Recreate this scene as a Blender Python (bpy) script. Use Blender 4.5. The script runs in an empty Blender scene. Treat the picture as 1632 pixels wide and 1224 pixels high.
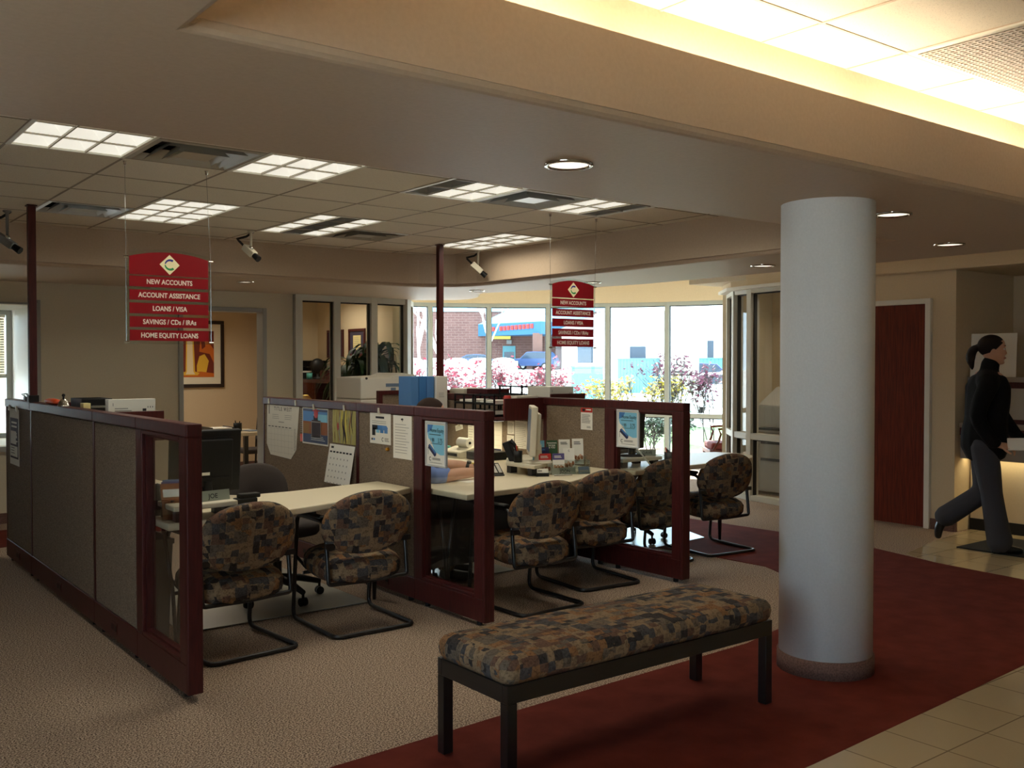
import bpy, bmesh, math, random
from mathutils import Vector, Matrix

# ------------------------------------------------------------------ camera
S = bpy.context.scene
COL = S.collection
R = math.radians
cam_d = bpy.data.cameras.new('camera'); cam = bpy.data.objects.new('camera', cam_d); COL.objects.link(cam)
cam_d.sensor_fit = 'HORIZONTAL'; cam_d.sensor_width = 36.0
cam_d.lens = 36.0 * 1554.0 / 1632.0
cam_d.clip_start = 0.05; cam_d.clip_end = 800
cam.location = (0, 0, 1.55)
cam.rotation_euler = (R(90 - 1.18), 0, R(-37.577))
S.camera = cam

# ------------------------------------------------------------------ light, world, exposure
w = bpy.data.worlds.new('sky'); S.world = w; w.use_nodes = True
bg = w.node_tree.nodes['Background']
bg.inputs[0].default_value = (0.64, 0.83, 1.0, 1); bg.inputs[1].default_value = 10.0
sun_d = bpy.data.lights.new('sun', 'SUN'); sun_d.energy = 30.0; sun_d.angle = R(0.6); sun_d.color = (1.0, 0.97, 0.92)
sun = bpy.data.objects.new('sun', sun_d); COL.objects.link(sun)
sun.rotation_euler = Vector((-0.42, -0.80, -0.78)).to_track_quat('-Z', 'Y').to_euler()
S.view_settings.view_transform = 'Standard'; S.view_settings.look = 'None'
S.view_settings.exposure = 0.0; S.view_settings.gamma = 1.0; S.view_settings.use_curve_mapping = False
S.cycles.use_denoising = True
S.cycles.max_bounces = 10; S.cycles.diffuse_bounces = 5; S.cycles.glossy_bounces = 4
S.cycles.transmission_bounces = 6; S.cycles.transparent_max_bounces = 16
S.cycles.caustics_reflective = False; S.cycles.caustics_refractive = False
S.cycles.sample_clamp_indirect = 6.0

TUBE_W = 26.0      # cove tubes
TROFFER_W = 8.5    # one fluorescent ceiling light
CAN_W = 3.0        # one downlight

# ------------------------------------------------------------------ helpers: colour and materials
def lin(c):
    c = c / 255.0
    return c / 12.92 if c <= 0.04045 else ((c + 0.055) / 1.055) ** 2.4
def C(r, g, b): return (lin(r), lin(g), lin(b), 1)
MATS = {}
def base(name):
    m = bpy.data.materials.new(name); m.use_nodes = True; MATS[name] = m
    return m, m.node_tree.nodes, m.node_tree.links, m.node_tree.nodes['Principled BSDF']
def mat(name, c, rough=.6, metal=0, spec=.5, coat=0):
    m, n, l, b = base(name)
    b.inputs['Base Color'].default_value = c; b.inputs['Roughness'].default_value = rough
    b.inputs['Metallic'].default_value = metal; b.inputs['Specular IOR Level'].default_value = spec
    b.inputs['Coat Weight'].default_value = coat
    return m
def speckle(name, c1, c2, scale=200, rough=.9, detail=3, lo=.38, hi=.62, bump=0, spec=.3, stretch=None, c3=None):
    m, n, l, b = base(name)
    tc = n.new('ShaderNodeTexCoord'); mp = n.new('ShaderNodeMapping'); nz = n.new('ShaderNodeTexNoise'); rp = n.new('ShaderNodeValToRGB')
    if stretch: mp.inputs['Scale'].default_value = stretch
    nz.inputs['Scale'].default_value = scale; nz.inputs['Detail'].default_value = detail
    rp.color_ramp.elements[0].position = lo; rp.color_ramp.elements[0].color = c1
    rp.color_ramp.elements[1].position = hi; rp.color_ramp.elements[1].color = c2
    if c3:
        e = rp.color_ramp.elements.new((lo + hi) / 2); e.color = c3
    l.new(tc.outputs['Object'], mp.inputs[0]); l.new(mp.outputs[0], nz.inputs['Vector'])
    l.new(nz.outputs['Fac'], rp.inputs[0]); l.new(rp.outputs[0], b.inputs['Base Color'])
    b.inputs['Roughness'].default_value = rough; b.inputs['Specular IOR Level'].default_value = spec
    if bump:
        bp = n.new('ShaderNodeBump'); bp.inputs['Strength'].default_value = bump; bp.inputs['Distance'].default_value = .004
        l.new(nz.outputs['Fac'], bp.inputs['Height']); l.new(bp.outputs[0], b.inputs['Normal'])
    return m
def emit(name, c, s):
    m, n, l, b = base(name)
    b.inputs['Base Color'].default_value = c; b.inputs['Emission Color'].default_value = c; b.inputs['Emission Strength'].default_value = s
    return m
def glass(name, tint=(1, 1, 1, 1), refl=.09, rough=.0):
    m = bpy.data.materials.new(name); m.use_nodes = True; MATS[name] = m
    n = m.node_tree.nodes; l = m.node_tree.links; n.clear()
    o = n.new('ShaderNodeOutputMaterial'); t = n.new('ShaderNodeBsdfTransparent'); g = n.new('ShaderNodeBsdfGlossy'); mx = n.new('ShaderNodeMixShader'); f = n.new('ShaderNodeLayerWeight')
    pw = n.new('ShaderNodeMath'); pw.operation = 'POWER'; pw.inputs[1].default_value = 4.0; ad = n.new('ShaderNodeMath'); ad.inputs[1].default_value = refl * .5
    mu = n.new('ShaderNodeMath'); mu.operation = 'MULTIPLY'; mu.inputs[1].default_value = .7
    mu.use_clamp = True
    t.inputs[0].default_value = tint; g.inputs[1].default_value = rough; f.inputs[0].default_value = .5
    l.new(f.outputs['Facing'], pw.inputs[0]); l.new(pw.outputs[0], mu.inputs[0]); l.new(mu.outputs[0], ad.inputs[0]); l.new(ad.outputs[0], mx.inputs[0]); l.new(t.outputs[0], mx.inputs[1]); l.new(g.outputs[0], mx.inputs[2]); l.new(mx.outputs[0], o.inputs[0])
    return m
def upholstery(name):
    """woven patchwork: random rectangles in two sizes with brushed, darker motifs"""
    m, n, l, b = base(name)
    tc = n.new('ShaderNodeTexCoord'); nz = n.new('ShaderNodeTexNoise'); ad = n.new('ShaderNodeMixRGB')
    nz.inputs['Scale'].default_value = 22; nz.inputs['Detail'].default_value = 3
    ad.blend_type = 'ADD'; ad.inputs[0].default_value = .022
    l.new(tc.outputs['Object'], nz.inputs['Vector']); l.new(tc.outputs['Object'], ad.inputs[1]); l.new(nz.outputs['Color'], ad.inputs[2])
    tan, org, rose, bl, dk, gy = C(140, 118, 92), C(138, 102, 70), C(108, 82, 68), C(80, 77, 78), C(62, 57, 55), C(108, 97, 84)
    def cells(step, off, stops):
        of = n.new('ShaderNodeVectorMath'); of.operation = 'ADD'; of.inputs[1].default_value = off
        sn = n.new('ShaderNodeVectorMath'); sn.operation = 'SNAP'; sn.inputs[1].default_value = step
        wn = n.new('ShaderNodeTexWhiteNoise'); wn.noise_dimensions = '3D'; rp = n.new('ShaderNodeValToRGB'); rp.color_ramp.interpolation = 'CONSTANT'
        l.new(ad.outputs[0], of.inputs[0]); l.new(of.outputs[0], sn.inputs[0]); l.new(sn.outputs[0], wn.inputs['Vector']); l.new(wn.outputs['Value'], rp.inputs[0])
        e = rp.color_ramp.elements
        while len(e) < len(stops): e.new(.5)
        for i, (p, c) in enumerate(stops): e[i].position = p; e[i].color = c
        return rp, wn
    A, wa = cells((.068, .05, .058), (.013, .02, .011), [(0, tan), (.24, gy), (.40, org), (.54, bl), (.62, tan), (.76, rose), (.89, dk), (.95, bl)])
    B, wb = cells((.038, .028, .034), (.031, .007, .023), [(0, dk), (.2, rose), (.36, bl), (.52, org), (.7, tan), (.86, gy)])
    sp = n.new('ShaderNodeSeparateColor'); l.new(wb.outputs['Color'], sp.inputs[0])
    mask = n.new('ShaderNodeMath'); mask.operation = 'GREATER_THAN'; mask.inputs[1].default_value = .60
    l.new(sp.outputs[1], mask.inputs[0])
    mx = n.new('ShaderNodeMixRGB'); l.new(mask.outputs[0], mx.inputs[0]); l.new(A.outputs[0], mx.inputs[1]); l.new(B.outputs[0], mx.inputs[2])
    w1 = n.new('ShaderNodeTexNoise'); w1.inputs['Scale'].default_value = 55; w1.inputs['Detail'].default_value = 4; w1.inputs['Distortion'].default_value = 1.5
    l.new(tc.outputs['Object'], w1.inputs['Vector'])
    r2 = n.new('ShaderNodeValToRGB'); r2.color_ramp.elements[0].position = .34; r2.color_ramp.elements[0].color = (.30, .29, .30, 1); r2.color_ramp.elements[1].position = .55; r2.color_ramp.elements[1].color = (1, 1, 1, 1)
    l.new(w1.outputs['Fac'], r2.inputs[0])
    m2 = n.new('ShaderNodeMixRGB'); m2.blend_type = 'MULTIPLY'; m2.inputs[0].default_value = .7
    l.new(mx.outputs[0], m2.inputs[1]); l.new(r2.outputs[0], m2.inputs[2]); l.new(m2.outputs[0], b.inputs['Base Color'])
    b.inputs['Roughness'].default_value = .9; b.inputs['Specular IOR Level'].default_value = .12
    return m
upholstery('upholstery')
speckle('carpet', C(88, 71, 60), C(198, 175, 154), 140, .97, 3, .40, .60, .5, .1, None, C(150, 130, 112))
speckle('carpet_red', C(88, 34, 27), C(108, 46, 36), 6, .97, 6, .3, .7, .2, .1)
speckle('plaster', C(190, 168, 144), C(196, 174, 150), 60, .55, 5, .3, .7, .10, .35)
speckle('wall_paint', C(206, 194, 168), C(211, 199, 173), 70, .8, 4, .3, .7, .06, .2)
speckle('wall_tan', C(210, 190, 158), C(214, 194, 162), 70, .8, 4, .3, .7, .06, .2)
speckle('column_paint', C(222, 222, 220), C(228, 228, 226), 90, .7, 4, .3, .7, .10, .25)
speckle('ceiling_tile', C(196, 186, 170), C(228, 218, 200), 240, .95, 2, .30, .42, 0, .1)
speckle('fabric', C(98, 84, 71), C(152, 135, 116), 120, .95, 4, .3, .7, .2, .1, (1, 1, 2.2))
speckle('cherry', C(60, 20, 20), C(80, 30, 28), 14, .42, 4, .3, .7, 0, .35, (6, 6, .6))
speckle('door_wood', C(78, 26, 18), C(118, 44, 28), 9, .35, 4, .3, .7, 0, .4, (7, 7, .5))
speckle('column_base', C(96, 72, 66), C(122, 94, 84), 120, .95, 3, .35, .65, .2, .1)
speckle('mat_black', C(26, 26, 27), C(40, 40, 41), 200, .95)
mat('laminate', C(216, 204, 176), .38); mat('laminate_edge', C(206, 192, 160), .45)
mat('black_metal', C(22, 21, 22), .32, .0, .6); mat('black_plastic', C(14, 14, 15), .5, 0, .35); mat('dark_plastic', C(46, 44, 44), .55)
mat('grey_fabric', C(74, 68, 66), .95, 0, .1); mat('chair_mat', C(150, 146, 134), .28, 0, .35)
mat('steel', C(190, 190, 188), .25, 1); mat('alu', C(200, 202, 200), .35, .0, .6); mat('frame_paint', C(196, 192, 178), .45); mat('frame_grey', C(158, 156, 148), .45)
mat('gasket', C(20, 20, 20), .6); mat('white_paint', C(222, 218, 208), .5); mat('white_plastic', C(226, 222, 208), .45); mat('cream_plastic', C(206, 198, 176), .45)
mat('grey_plastic', C(120, 118, 114), .5); mat('light_grey', C(176, 170, 160), .5); mat('teller_grey', C(150, 138, 128), .5)
mat('paper', C(236, 232, 220), .8); mat('paper_grey', C(226, 222, 208), .8); mat('paper_line', C(150, 146, 138), .8); mat('ink', C(28, 28, 32), .7)
mat('sign_red', C(122, 14, 24), .28, 0, .5); mat('sign_text', C(214, 204, 190), .4); mat('sign_diamond', C(226, 214, 172), .4)
mat('logo_blue', C(32, 40, 128), .4); mat('logo_green', C(20, 132, 70), .4)
mat('sky_blue', C(128, 196, 222), .5); mat('mid_blue', C(64, 124, 188), .5); mat('binder_blue', C(84, 136, 196), .5); mat('navy', C(30, 36, 76), .5)
mat('red', C(190, 46, 36), .5); mat('orange', C(226, 84, 36), .45); mat('purple', C(88, 80, 132), .5); mat('green_dark', C(44, 78, 44), .5); mat('pink', C(232, 60, 140), .6)
mat('yellow', C(226, 206, 90), .6); mat('post_it', C(232, 214, 150), .7); mat('rust', C(150, 88, 44), .6); mat('skin_print', C(206, 160, 128), .6); mat('teal', C(80, 160, 150), .5)
mat('bluegrey', C(110, 128, 150), .4); mat('brass', C(190, 140, 50), .35, .8); mat('nameplate', C(150, 156, 142), .35, .3)
mat('skin', C(206, 156, 128), .55); mat('lip', C(170, 96, 86), .5); mat('hair_dark', C(26, 16, 13), .65, 0, .25); mat('hair_brown', C(38, 22, 14), .7, 0, .2); mat('eye_white', C(225, 222, 216), .3)
mat('knit_black', C(18, 17, 18), .9, 0, .2); mat('trouser', C(66, 66, 72), .9, 0, .2); mat('shirt_blue', C(124, 148, 208), .85, 0, .2); mat('khaki', C(110, 98, 80), .9)
mat('shoe', C(14, 14, 14), .35)
mat('clear', C(255, 255, 255), .1)
glass('glass_pane', (.96, .97, .96, 1), .05); glass('glass_clear', (.97, .985, .98, 1), .06); glass('acrylic', (.90, .93, .92, 1), .12)
glass('glass_win', (.93, .97, .97, 1), .05)
emit('tube_on', (1.0, .97, .86, 1), .68); emit('tube_dim', (.9, .95, .95, 1), .12); emit('can_glow', (1.0, .92, .74, 1), 1.3); emit('cove_tube', (1.0, .87, .64, 1), 62.0); emit('cove_tube_bay', (1.0, .84, .62, 1), 7.0)
mat('lens_dead', C(128, 130, 128), .5); mat('louver', C(176, 168, 150), .4, 0)
mat('chrome', C(200, 196, 188), .12, 1)
mat('brick', C(108, 78, 68), .9); mat('awning_roof', C(140, 188, 210), .6); mat('awning', C(44, 92, 124), .7); mat('asphalt', C(170, 168, 164), .9); mat('concrete', C(214, 210, 204), .9); mat('grass', C(96, 130, 60), .9)
mat('bark', C(196, 190, 184), .9); mat('bark_dark', C(72, 62, 60), .9); mat('leaf_red', C(122, 18, 38), .7); mat('leaf_yellow', C(150, 128, 24), .7); mat('leaf_green', C(40, 58, 30), .7); mat('leaf_plum', C(84, 22, 44), .7)
mat('plant_green', C(38, 66, 32), .6, 0, .25); mat('pale_stucco', C(232, 226, 216), .9); mat('fence_teal', C(84, 128, 134), .8); mat('mullion', C(168, 178, 178), .5); mat('car_blue', C(54, 70, 104), .2, .2); mat('car_navy', C(36, 48, 84), .2, .2); mat('car_white', C(226, 228, 230), .2, .1); mat('car_glass', C(40, 52, 66), .1)
mat('rubber', C(18, 18, 18), .8); mat('mahog', C(96, 40, 24), .35); mat('stripe_red', C(110, 44, 40), .85)
mat('canyon_o', C(214, 110, 30), .6); mat('canyon_y', C(240, 190, 60), .6); mat('canyon_d', C(120, 40, 20), .6); mat('canyon_l', C(252, 232, 190), .6); mat('mat_board', C(236, 228, 206), .8); mat('frame_dark', C(40, 24, 20), .4); mat('matte_plum', C(64, 56, 74), .7)
mat('tex_dark', C(52, 36, 40), .7); mat('tex_brown', C(150, 110, 60), .7); mat('tex_olive', C(190, 180, 110), .7)
# tile floor
def tile_floor():
    m, n, l, b = base('floor_tile')
    tc = n.new('ShaderNodeTexCoord'); mp = n.new('ShaderNodeMapping'); br = n.new('ShaderNodeTexBrick')
    br.offset = 0; br.squash = 1
    mp.inputs['Location'].default_value = (.015, -.125, 0)
    br.inputs['Scale'].default_value = 1; br.inputs['Brick Width'].default_value = .3125; br.inputs['Row Height'].default_value = .3125; br.inputs['Mortar Size'].default_value = .0035; br.inputs['Mortar Smooth'].default_value = .1
    br.inputs['Color1'].default_value = C(184, 166, 134); br.inputs['Color2'].default_value = C(178, 160, 128); br.inputs['Mortar'].default_value = C(130, 112, 88)
    l.new(tc.outputs['Object'], mp.inputs[0]); l.new(mp.outputs[0], br.inputs['Vector']); l.new(br.outputs['Color'], b.inputs['Base Color'])
    b.inputs['Roughness'].default_value = .12
tile_floor()
def brick_wall():
    m, n, l, b = base('brick_wall')
    tc = n.new('ShaderNodeTexCoord'); mp = n.new('ShaderNodeMapping'); br = n.new('ShaderNodeTexBrick')
    mp.inputs['Rotation'].default_value = (R(90), 0, 0)
    br.inputs['Scale'].default_value = 1; br.inputs['Brick Width'].default_value = .6; br.inputs['Row Height'].default_value = .25; br.inputs['Mortar Size'].default_value = .015
    br.inputs['Color1'].default_value = C(104, 72, 64); br.inputs['Color2'].default_value = C(92, 62, 55); br.inputs['Mortar'].default_value = C(124, 98, 90)
    l.new(tc.outputs['Object'], mp.inputs[0]); l.new(mp.outputs[0], br.inputs['Vector']); l.new(br.outputs['Color'], b.inputs['Base Color'])
    b.inputs['Roughness'].default_value = .95
brick_wall()

# ------------------------------------------------------------------ helpers: mesh builder
def frame(o, r, u):
    r = Vector(r).normalized(); u = Vector(u).normalized(); n = r.cross(u); o = Vector(o)
    return Matrix(((r.x, u.x, n.x, o.x), (r.y, u.y, n.y, o.y), (r.z, u.z, n.z, o.z), (0, 0, 0, 1)))
class MB:
    def __init__(s): s.v = []; s.f = []; s.m = []; s.s = []
    def add(s, vs, fs, mi=0, sm=False):
        k = len(s.v); s.v += [tuple(v) for v in vs]
        for f in fs: s.f.append([k + i for i in f]); s.m.append(mi); s.s.append(sm)
        return s
    def box(s, x0, x1, y0, y1, z0, z1, mi=0):
        v = [(x, y, z) for z in (z0, z1) for y in (y0, y1) for x in (x0, x1)]
        return s.add(v, [(0, 2, 3, 1), (4, 5, 7, 6), (0, 1, 5, 4), (2, 6, 7, 3), (0, 4, 6, 2), (1, 3, 7, 5)], mi)
    def obox(s, M, x0, x1, y0, y1, z0, z1, mi=0):
        v = [M @ Vector((x, y, z)) for z in (z0, z1) for y in (y0, y1) for x in (x0, x1)]
        return s.add(v, [(0, 2, 3, 1), (4, 5, 7, 6), (0, 1, 5, 4), (2, 6, 7, 3), (0, 4, 6, 2), (1, 3, 7, 5)], mi)
    def quad(s, M, x0, x1, y0, y1, mi=0, k=1):
        return s.poly(M, [(x0, y0), (x1, y0), (x1, y1), (x0, y1)], mi, k)
    def poly(s, M, pts, mi=0, k=1):
        return s.add([M @ Vector((x, y, .0006 * k)) for x, y in pts], [tuple(range(len(pts)))], mi)
    def disc(s, M, cx, cy, r, mi=0, k=1, n=20, ry=None):
        return s.poly(M, [(cx + r * math.cos(2 * math.pi * i / n), cy + (ry or r) * math.sin(2 * math.pi * i / n)) for i in range(n)], mi, k)
    def cyl(s, p0, p1, r0, r1=None, n=16, mi=0, sm=True, caps=True):
        p0 = Vector(p0); p1 = Vector(p1); r1 = r0 if r1 is None else r1
        d = (p1 - p0).normalized(); a = d.orthogonal().normalized(); b = d.cross(a)
        vs = [p + (a * math.cos(t) + b * math.sin(t)) * r for p, r in ((p0, r0), (p1, r1)) for t in [2 * math.pi * i / n for i in range(n)]]
        s.add(vs, [(i, (i + 1) % n, n + (i + 1) % n, n + i) for i in range(n)], mi, sm)
        if caps: s.add(vs[:n], [tuple(reversed(range(n)))], mi); s.add(vs[n:], [tuple(range(n))], mi)
        return s
    def tube(s, path, r, n=8, mi=0, closed=False, caps=True, ry=None):
        P = [Vector(p) for p in path]; N = len(P); rr = r if isinstance(r, (list, tuple)) else [r] * N
        tan = []
        for i in range(N):
            a = P[(i - 1) % N] if (closed or i > 0) else P[i]; b = P[(i + 1) % N] if (closed or i < N - 1) else P[i]
            t = (b - a); tan.append(t.normalized() if t.length > 1e-9 else Vector((0, 0, 1)))
        a = tan[0].orthogonal().normalized(); vs = []
        for i in range(N):
            a = (a - tan[i] * a.dot(tan[i])); a = a.normalized() if a.length > 1e-6 else tan[i].orthogonal().normalized()
            b = tan[i].cross(a)
            q = rr[i] if isinstance(rr[i], (list, tuple)) else (rr[i], rr[i])
            vs += [P[i] + a * math.cos(2 * math.pi * j / n) * q[0] + b * math.sin(2 * math.pi * j / n) * q[1] for j in range(n)]
        fs = []
        for i in range(N if closed else N - 1):
            k = (i + 1) % N
            fs += [(i * n + j, i * n + (j + 1) % n, k * n + (j + 1) % n, k * n + j) for j in range(n)]
        if caps and not closed: fs += [tuple(reversed(range(n))), tuple(range((N - 1) * n, N * n))]
        return s.add(vs, fs, mi, True)
    def prism(s, pts, z0, z1, mi=0, M=None):
        n = len(pts); M = M or Matrix()
        ar = sum(pts[i][0] * pts[(i + 1) % n][1] - pts[(i + 1) % n][0] * pts[i][1] for i in range(n))
        if ar < 0: pts = list(reversed(pts))
        vs = [M @ Vector((x, y, z)) for z in (z0, z1) for x, y in pts]
        return s.add(vs, [tuple(reversed(range(n))), tuple(range(n, 2 * n))] + [(i, (i + 1) % n, n + (i + 1) % n, n + i) for i in range(n)], mi)
    def lathe(s, prof, c=(0, 0, 0), n=24, mi=0, sm=True):
        N = len(prof); c = Vector(c)
        vs = [c + Vector((r * math.cos(2 * math.pi * j / n), r * math.sin(2 * math.pi * j / n), z)) for r, z in prof for j in range(n)]
        return s.add(vs, [(i * n + j, i * n + (j + 1) % n, (i + 1) * n + (j + 1) % n, (i + 1) * n + j) for i in range(N - 1) for j in range(n)], mi, sm)
    def loft(s, rings, mi=0, sm=True, caps=True, closed=True):
        n = len(rings[0]); vs = [v for r in rings for v in r]; fs = []
        for i in range(len(rings) - 1):
            for j in range(n if closed else n - 1): fs.append((i * n + j, i * n + (j + 1) % n, (i + 1) * n + (j + 1) % n, (i + 1) * n + j))
        if caps and closed: fs += [tuple(reversed(range(n))), tuple(range((len(rings) - 1) * n, len(rings) * n))]
        return s.add(vs, fs, mi, sm)
    def ball(s, c, rx, ry=None, rz=None, n=14, mi=0, rot=None):
        ry = ry or rx; rz = rz or rx; c = Vector(c); rot = rot or Matrix.Identity(3)
        rings = []
        for i in range(1, n // 2 + 2):
            t = math.pi * (i - .5) / (n // 2 + 1)
            rings.append([c + rot @ Vector((rx * math.sin(t) * math.cos(2 * math.pi * j / n), ry * math.sin(t) * math.sin(2 * math.pi * j / n), -rz * math.cos(t))) for j in range(n)])
        return s.loft(rings, mi)
    def text(s, M, body, size, mi=0, k=1, align='CENTER', bold=0.0, sx=1.0):
        cu = bpy.data.curves.new('t', 'FONT'); cu.body = body; cu.size = size; cu.align_x = align; cu.align_y = 'CENTER'; cu.offset = bold; cu.resolution_u = 3
        ob = bpy.data.objects.new('t', cu); me = bpy.data.meshes.new_from_object(ob)
        vs = [M @ Vector((v.co.x * sx, v.co.y, .0006 * k)) for v in me.vertices]
        s.add(vs, [tuple(p.vertices) for p in me.polygons], mi)
        bpy.data.objects.remove(ob); bpy.data.curves.remove(cu); bpy.data.meshes.remove(me)
        return s
    def build(s, name, mats, parent=None, bevel=0, loc=None, segs=2, world=True, label=None):
        me = bpy.data.meshes.new(name)
        off = Vector((0, 0, 0))
        if parent is not None and world:
            q = parent; off = Vector((0, 0, 0))
            while q is not None: off += q.location; q = q.parent
        elif loc is not None: off = Vector(loc)
        me.from_pydata([tuple(Vector(v) - off) for v in s.v], [], s.f)
        for q in ([mats] if isinstance(mats, str) else mats): me.materials.append(MATS[q])
        me.polygons.foreach_set('material_index', s.m); me.polygons.foreach_set('use_smooth', s.s)
        me.update()
        o = bpy.data.objects.new(name, me); COL.objects.link(o)
        if parent is not None: o.parent = parent
        if parent is None and loc is not None: o.location = loc
        if bevel:
            b = o.modifiers.new('bevel', 'BEVEL'); b.width = bevel; b.segments = segs; b.limit_method = 'ANGLE'; b.angle_limit = R(40)
            b.harden_normals = False
        if label: o['label'] = label
        return o
def tag(o, label=None, cat=None, group=None, kind=None):
    if label: o['label'] = label
    if cat: o['category'] = cat
    if group: o['group'] = group
    if kind: o['kind'] = kind
    return o
def thing(name, label, cat, loc=(0, 0, 0), rz=0, group=None):
    o = bpy.data.objects.new(name, None); COL.objects.link(o); o.location = loc; o.rotation_euler = (0, 0, rz); o.empty_display_size = .1
    return tag(o, label, cat, group)
def struct(o): o['kind'] = 'structure'; return o
def dup(root, loc, rz, label):
    bpy.context.view_layer.update()
    r = root.copy(); COL.objects.link(r); r.location = loc; r.rotation_euler = (0, 0, rz); r['label'] = label
    for ch in list(root.children):
        c = ch.copy(); COL.objects.link(c); c.parent = r
        for g in list(ch.children):
            d = g.copy(); COL.objects.link(d); d.parent = c
    return r
def subsurf(o, lv=2):
    m = o.modifiers.new('sub', 'SUBSURF'); m.levels = lv; m.render_levels = lv; return o
def arc(cx, cy, r, a0, a1, n):
    return [(cx + r * math.cos(R(a0 + (a1 - a0) * i / n)), cy + r * math.sin(R(a0 + (a1 - a0) * i / n))) for i in range(n + 1)]

# scuffs on the white column: a yellowish smudge low on its left side and one small dark mark
def scuffs():
    m = MATS['column_paint']; n = m.node_tree.nodes; l = m.node_tree.links; b = n['Principled BSDF']; src = b.inputs['Base Color'].links[0].from_socket
    for pt, r, c, f in (((4.13, 3.12, .60), .13, C(176, 158, 118), .75), ((4.08, 2.81, .80), .008, C(90, 86, 84), .8)):
        g = n.new('ShaderNodeNewGeometry'); d = n.new('ShaderNodeVectorMath'); d.operation = 'DISTANCE'; d.inputs[1].default_value = pt
        mr = n.new('ShaderNodeMapRange'); mr.inputs['From Min'].default_value = r * .15; mr.inputs['From Max'].default_value = r; mr.inputs['To Min'].default_value = f; mr.inputs['To Max'].default_value = 0
        mx = n.new('ShaderNodeMixRGB'); mx.inputs[2].default_value = c
        l.new(g.outputs['Position'], d.inputs[0]); l.new(d.outputs['Value'], mr.inputs['Value']); l.new(mr.outputs[0], mx.inputs[0]); l.new(src, mx.inputs[1]); src = mx.outputs[0]
    l.new(src, b.inputs['Base Color'])
scuffs()
# ================================================================== THE SETTING
ZS, ZC, ZL = 2.356, 2.69, 2.885          # soffit underside, tile ceiling, lobby ceiling
# ---- floors
struct(MB().box(-2.6, 13.2, -3.6, 14.6, -.12, 0).build('floor', 'carpet'))
inner = [(-2.6, 3.30), (1.7, 3.36), (2.66, 3.41), (4.3, 3.46), (4.9, 3.58), (5.45, 3.85), (5.85, 4.25), (6.06, 4.7), (6.04, 5.2), (5.96, 5.7), (5.95, 7.6), (5.75, 8.5), (5.2, 9.1), (-2.6, 9.15)]
outer = [(-2.6, 10.05), (5.9, 10.05), (6.85, 9.3), (7.2, 8.1), (7.34, 6.62), (7.41, 5.6), (7.38, 4.6), (7.22, 3.95), (7.15, 3.27), (7.1, 2.42), (5.13, 2.34), (4.2, 2.295), (3.2, 2.25), (-2.6, 2.2)]
struct(MB().prism(inner + outer, 0, .005).build('floor', 'carpet_red'))
struct(MB().prism([(-2.6, -3.6), (9.9, -3.6), (9.9, 4.62), (8.72, 4.56), (8.13, 4.48), (7.38, 4.32)] + outer[7:], 0, .004).build('floor', 'floor_tile'))

# ---- soffit: one C-shaped dropped ceiling of smooth plaster
edge = [(.83, 2.35), (6.8, 2.35), (6.98, 2.45), (7.03, 2.65), (7.06, 3.2), (7.1, 4.4), (7.1, 7.0), (7.0, 7.6), (6.85, 8.2), (6.6, 8.85), (6.56, 9.05), (6.64, 9.28), (6.86, 9.55), (6.98, 9.8), (7.03, 10.02), (6.98, 10.22), (6.8, 10.38)]
hole = [(-2.6, 8.75), (5.2, 8.75)] + arc(5.2, 8.05, .7, 80, 0, 7) + [(5.9, 3.55), (-2.6, 3.55)]
soff = edge + [(6.5, 10.62), (-2.6, 10.62)] + hole + [(-2.6, -3.6), (.83, -3.6)]
struct(MB().prism(soff, ZS, 2.47).build('ceiling', 'plaster', bevel=.028, segs=3))
def strip(path, z0, z1, t, name, m):
    """a thin upstand following a path, thickness t to the left"""
    b = MB(); P = [Vector((x, y)) for x, y in path]; L = []; P2 = []
    for i, p in enumerate(P):
        d = (P[min(i + 1, len(P) - 1)] - P[max(i - 1, 0)]).normalized(); L.append(p + Vector((-d.y, d.x)) * t); P2.append(p - Vector((-d.y, d.x)) * (.003 if t > 0 else -.003))
    for i in range(len(P) - 1):
        q = [P2[i], P2[i + 1], L[i + 1], L[i]]
        b.prism([(v.x, v.y) for v in q], z0, z1)
    return struct(b.build(name, m))
strip([(.83, -3.6), (.83, 2.35)], 2.44, 2.64, .04, 'trim_1', 'plaster')
strip(edge, 2.388, 2.64, .04, 'trim_1', 'plaster')
strip([(x, y) for x, y in hole], 2.388, 2.72, -.05, 'trim_2', 'plaster')
strip([(.6, -3.6), (.6, 2.6), (6.6, 2.6), (6.78, 2.75), (6.82, 3.2), (6.82, 7.9)], 2.44, 2.9, .04, 'trim_3', 'plaster')
# ---- ceilings
RC, RR = Vector((7.0, 8.5)), 5.12
def rp(a, r=RR): return (RC.x + r * math.cos(R(a)), RC.y + r * math.sin(R(a)))
struct(MB().prism([(-2.7, -3.7), (10.1, -3.7), (12.3, 7.2)] + [rp(-10 + 7 * k, RR + .12) for k in range(16)] + [(6.5, 14.42), (-2.7, 14.42)], ZL, 3.1).build('ceiling', 'ceiling_tile'))
struct(MB().box(-2.6, 6.5, 10.62, 14.5, 2.52, 2.6).build('ceiling', 'ceiling_tile'))
GX, GY, GP = 1.01, 5.6, .59
fix = {}
for cx, cy, n in ((0, -2, 2), (2, -2, 2), (4, -2, 2), (6, -2, 2), (2, 2, 2), (4, 2, 2), (7, 2, 2)):
    for k in range(n): fix[(cx, cy + k)] = 1
for c in ((1, -1), (1, 3), (5, 3), (5, -1)): fix[c] = 1
b = MB(); g = MB()
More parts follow.
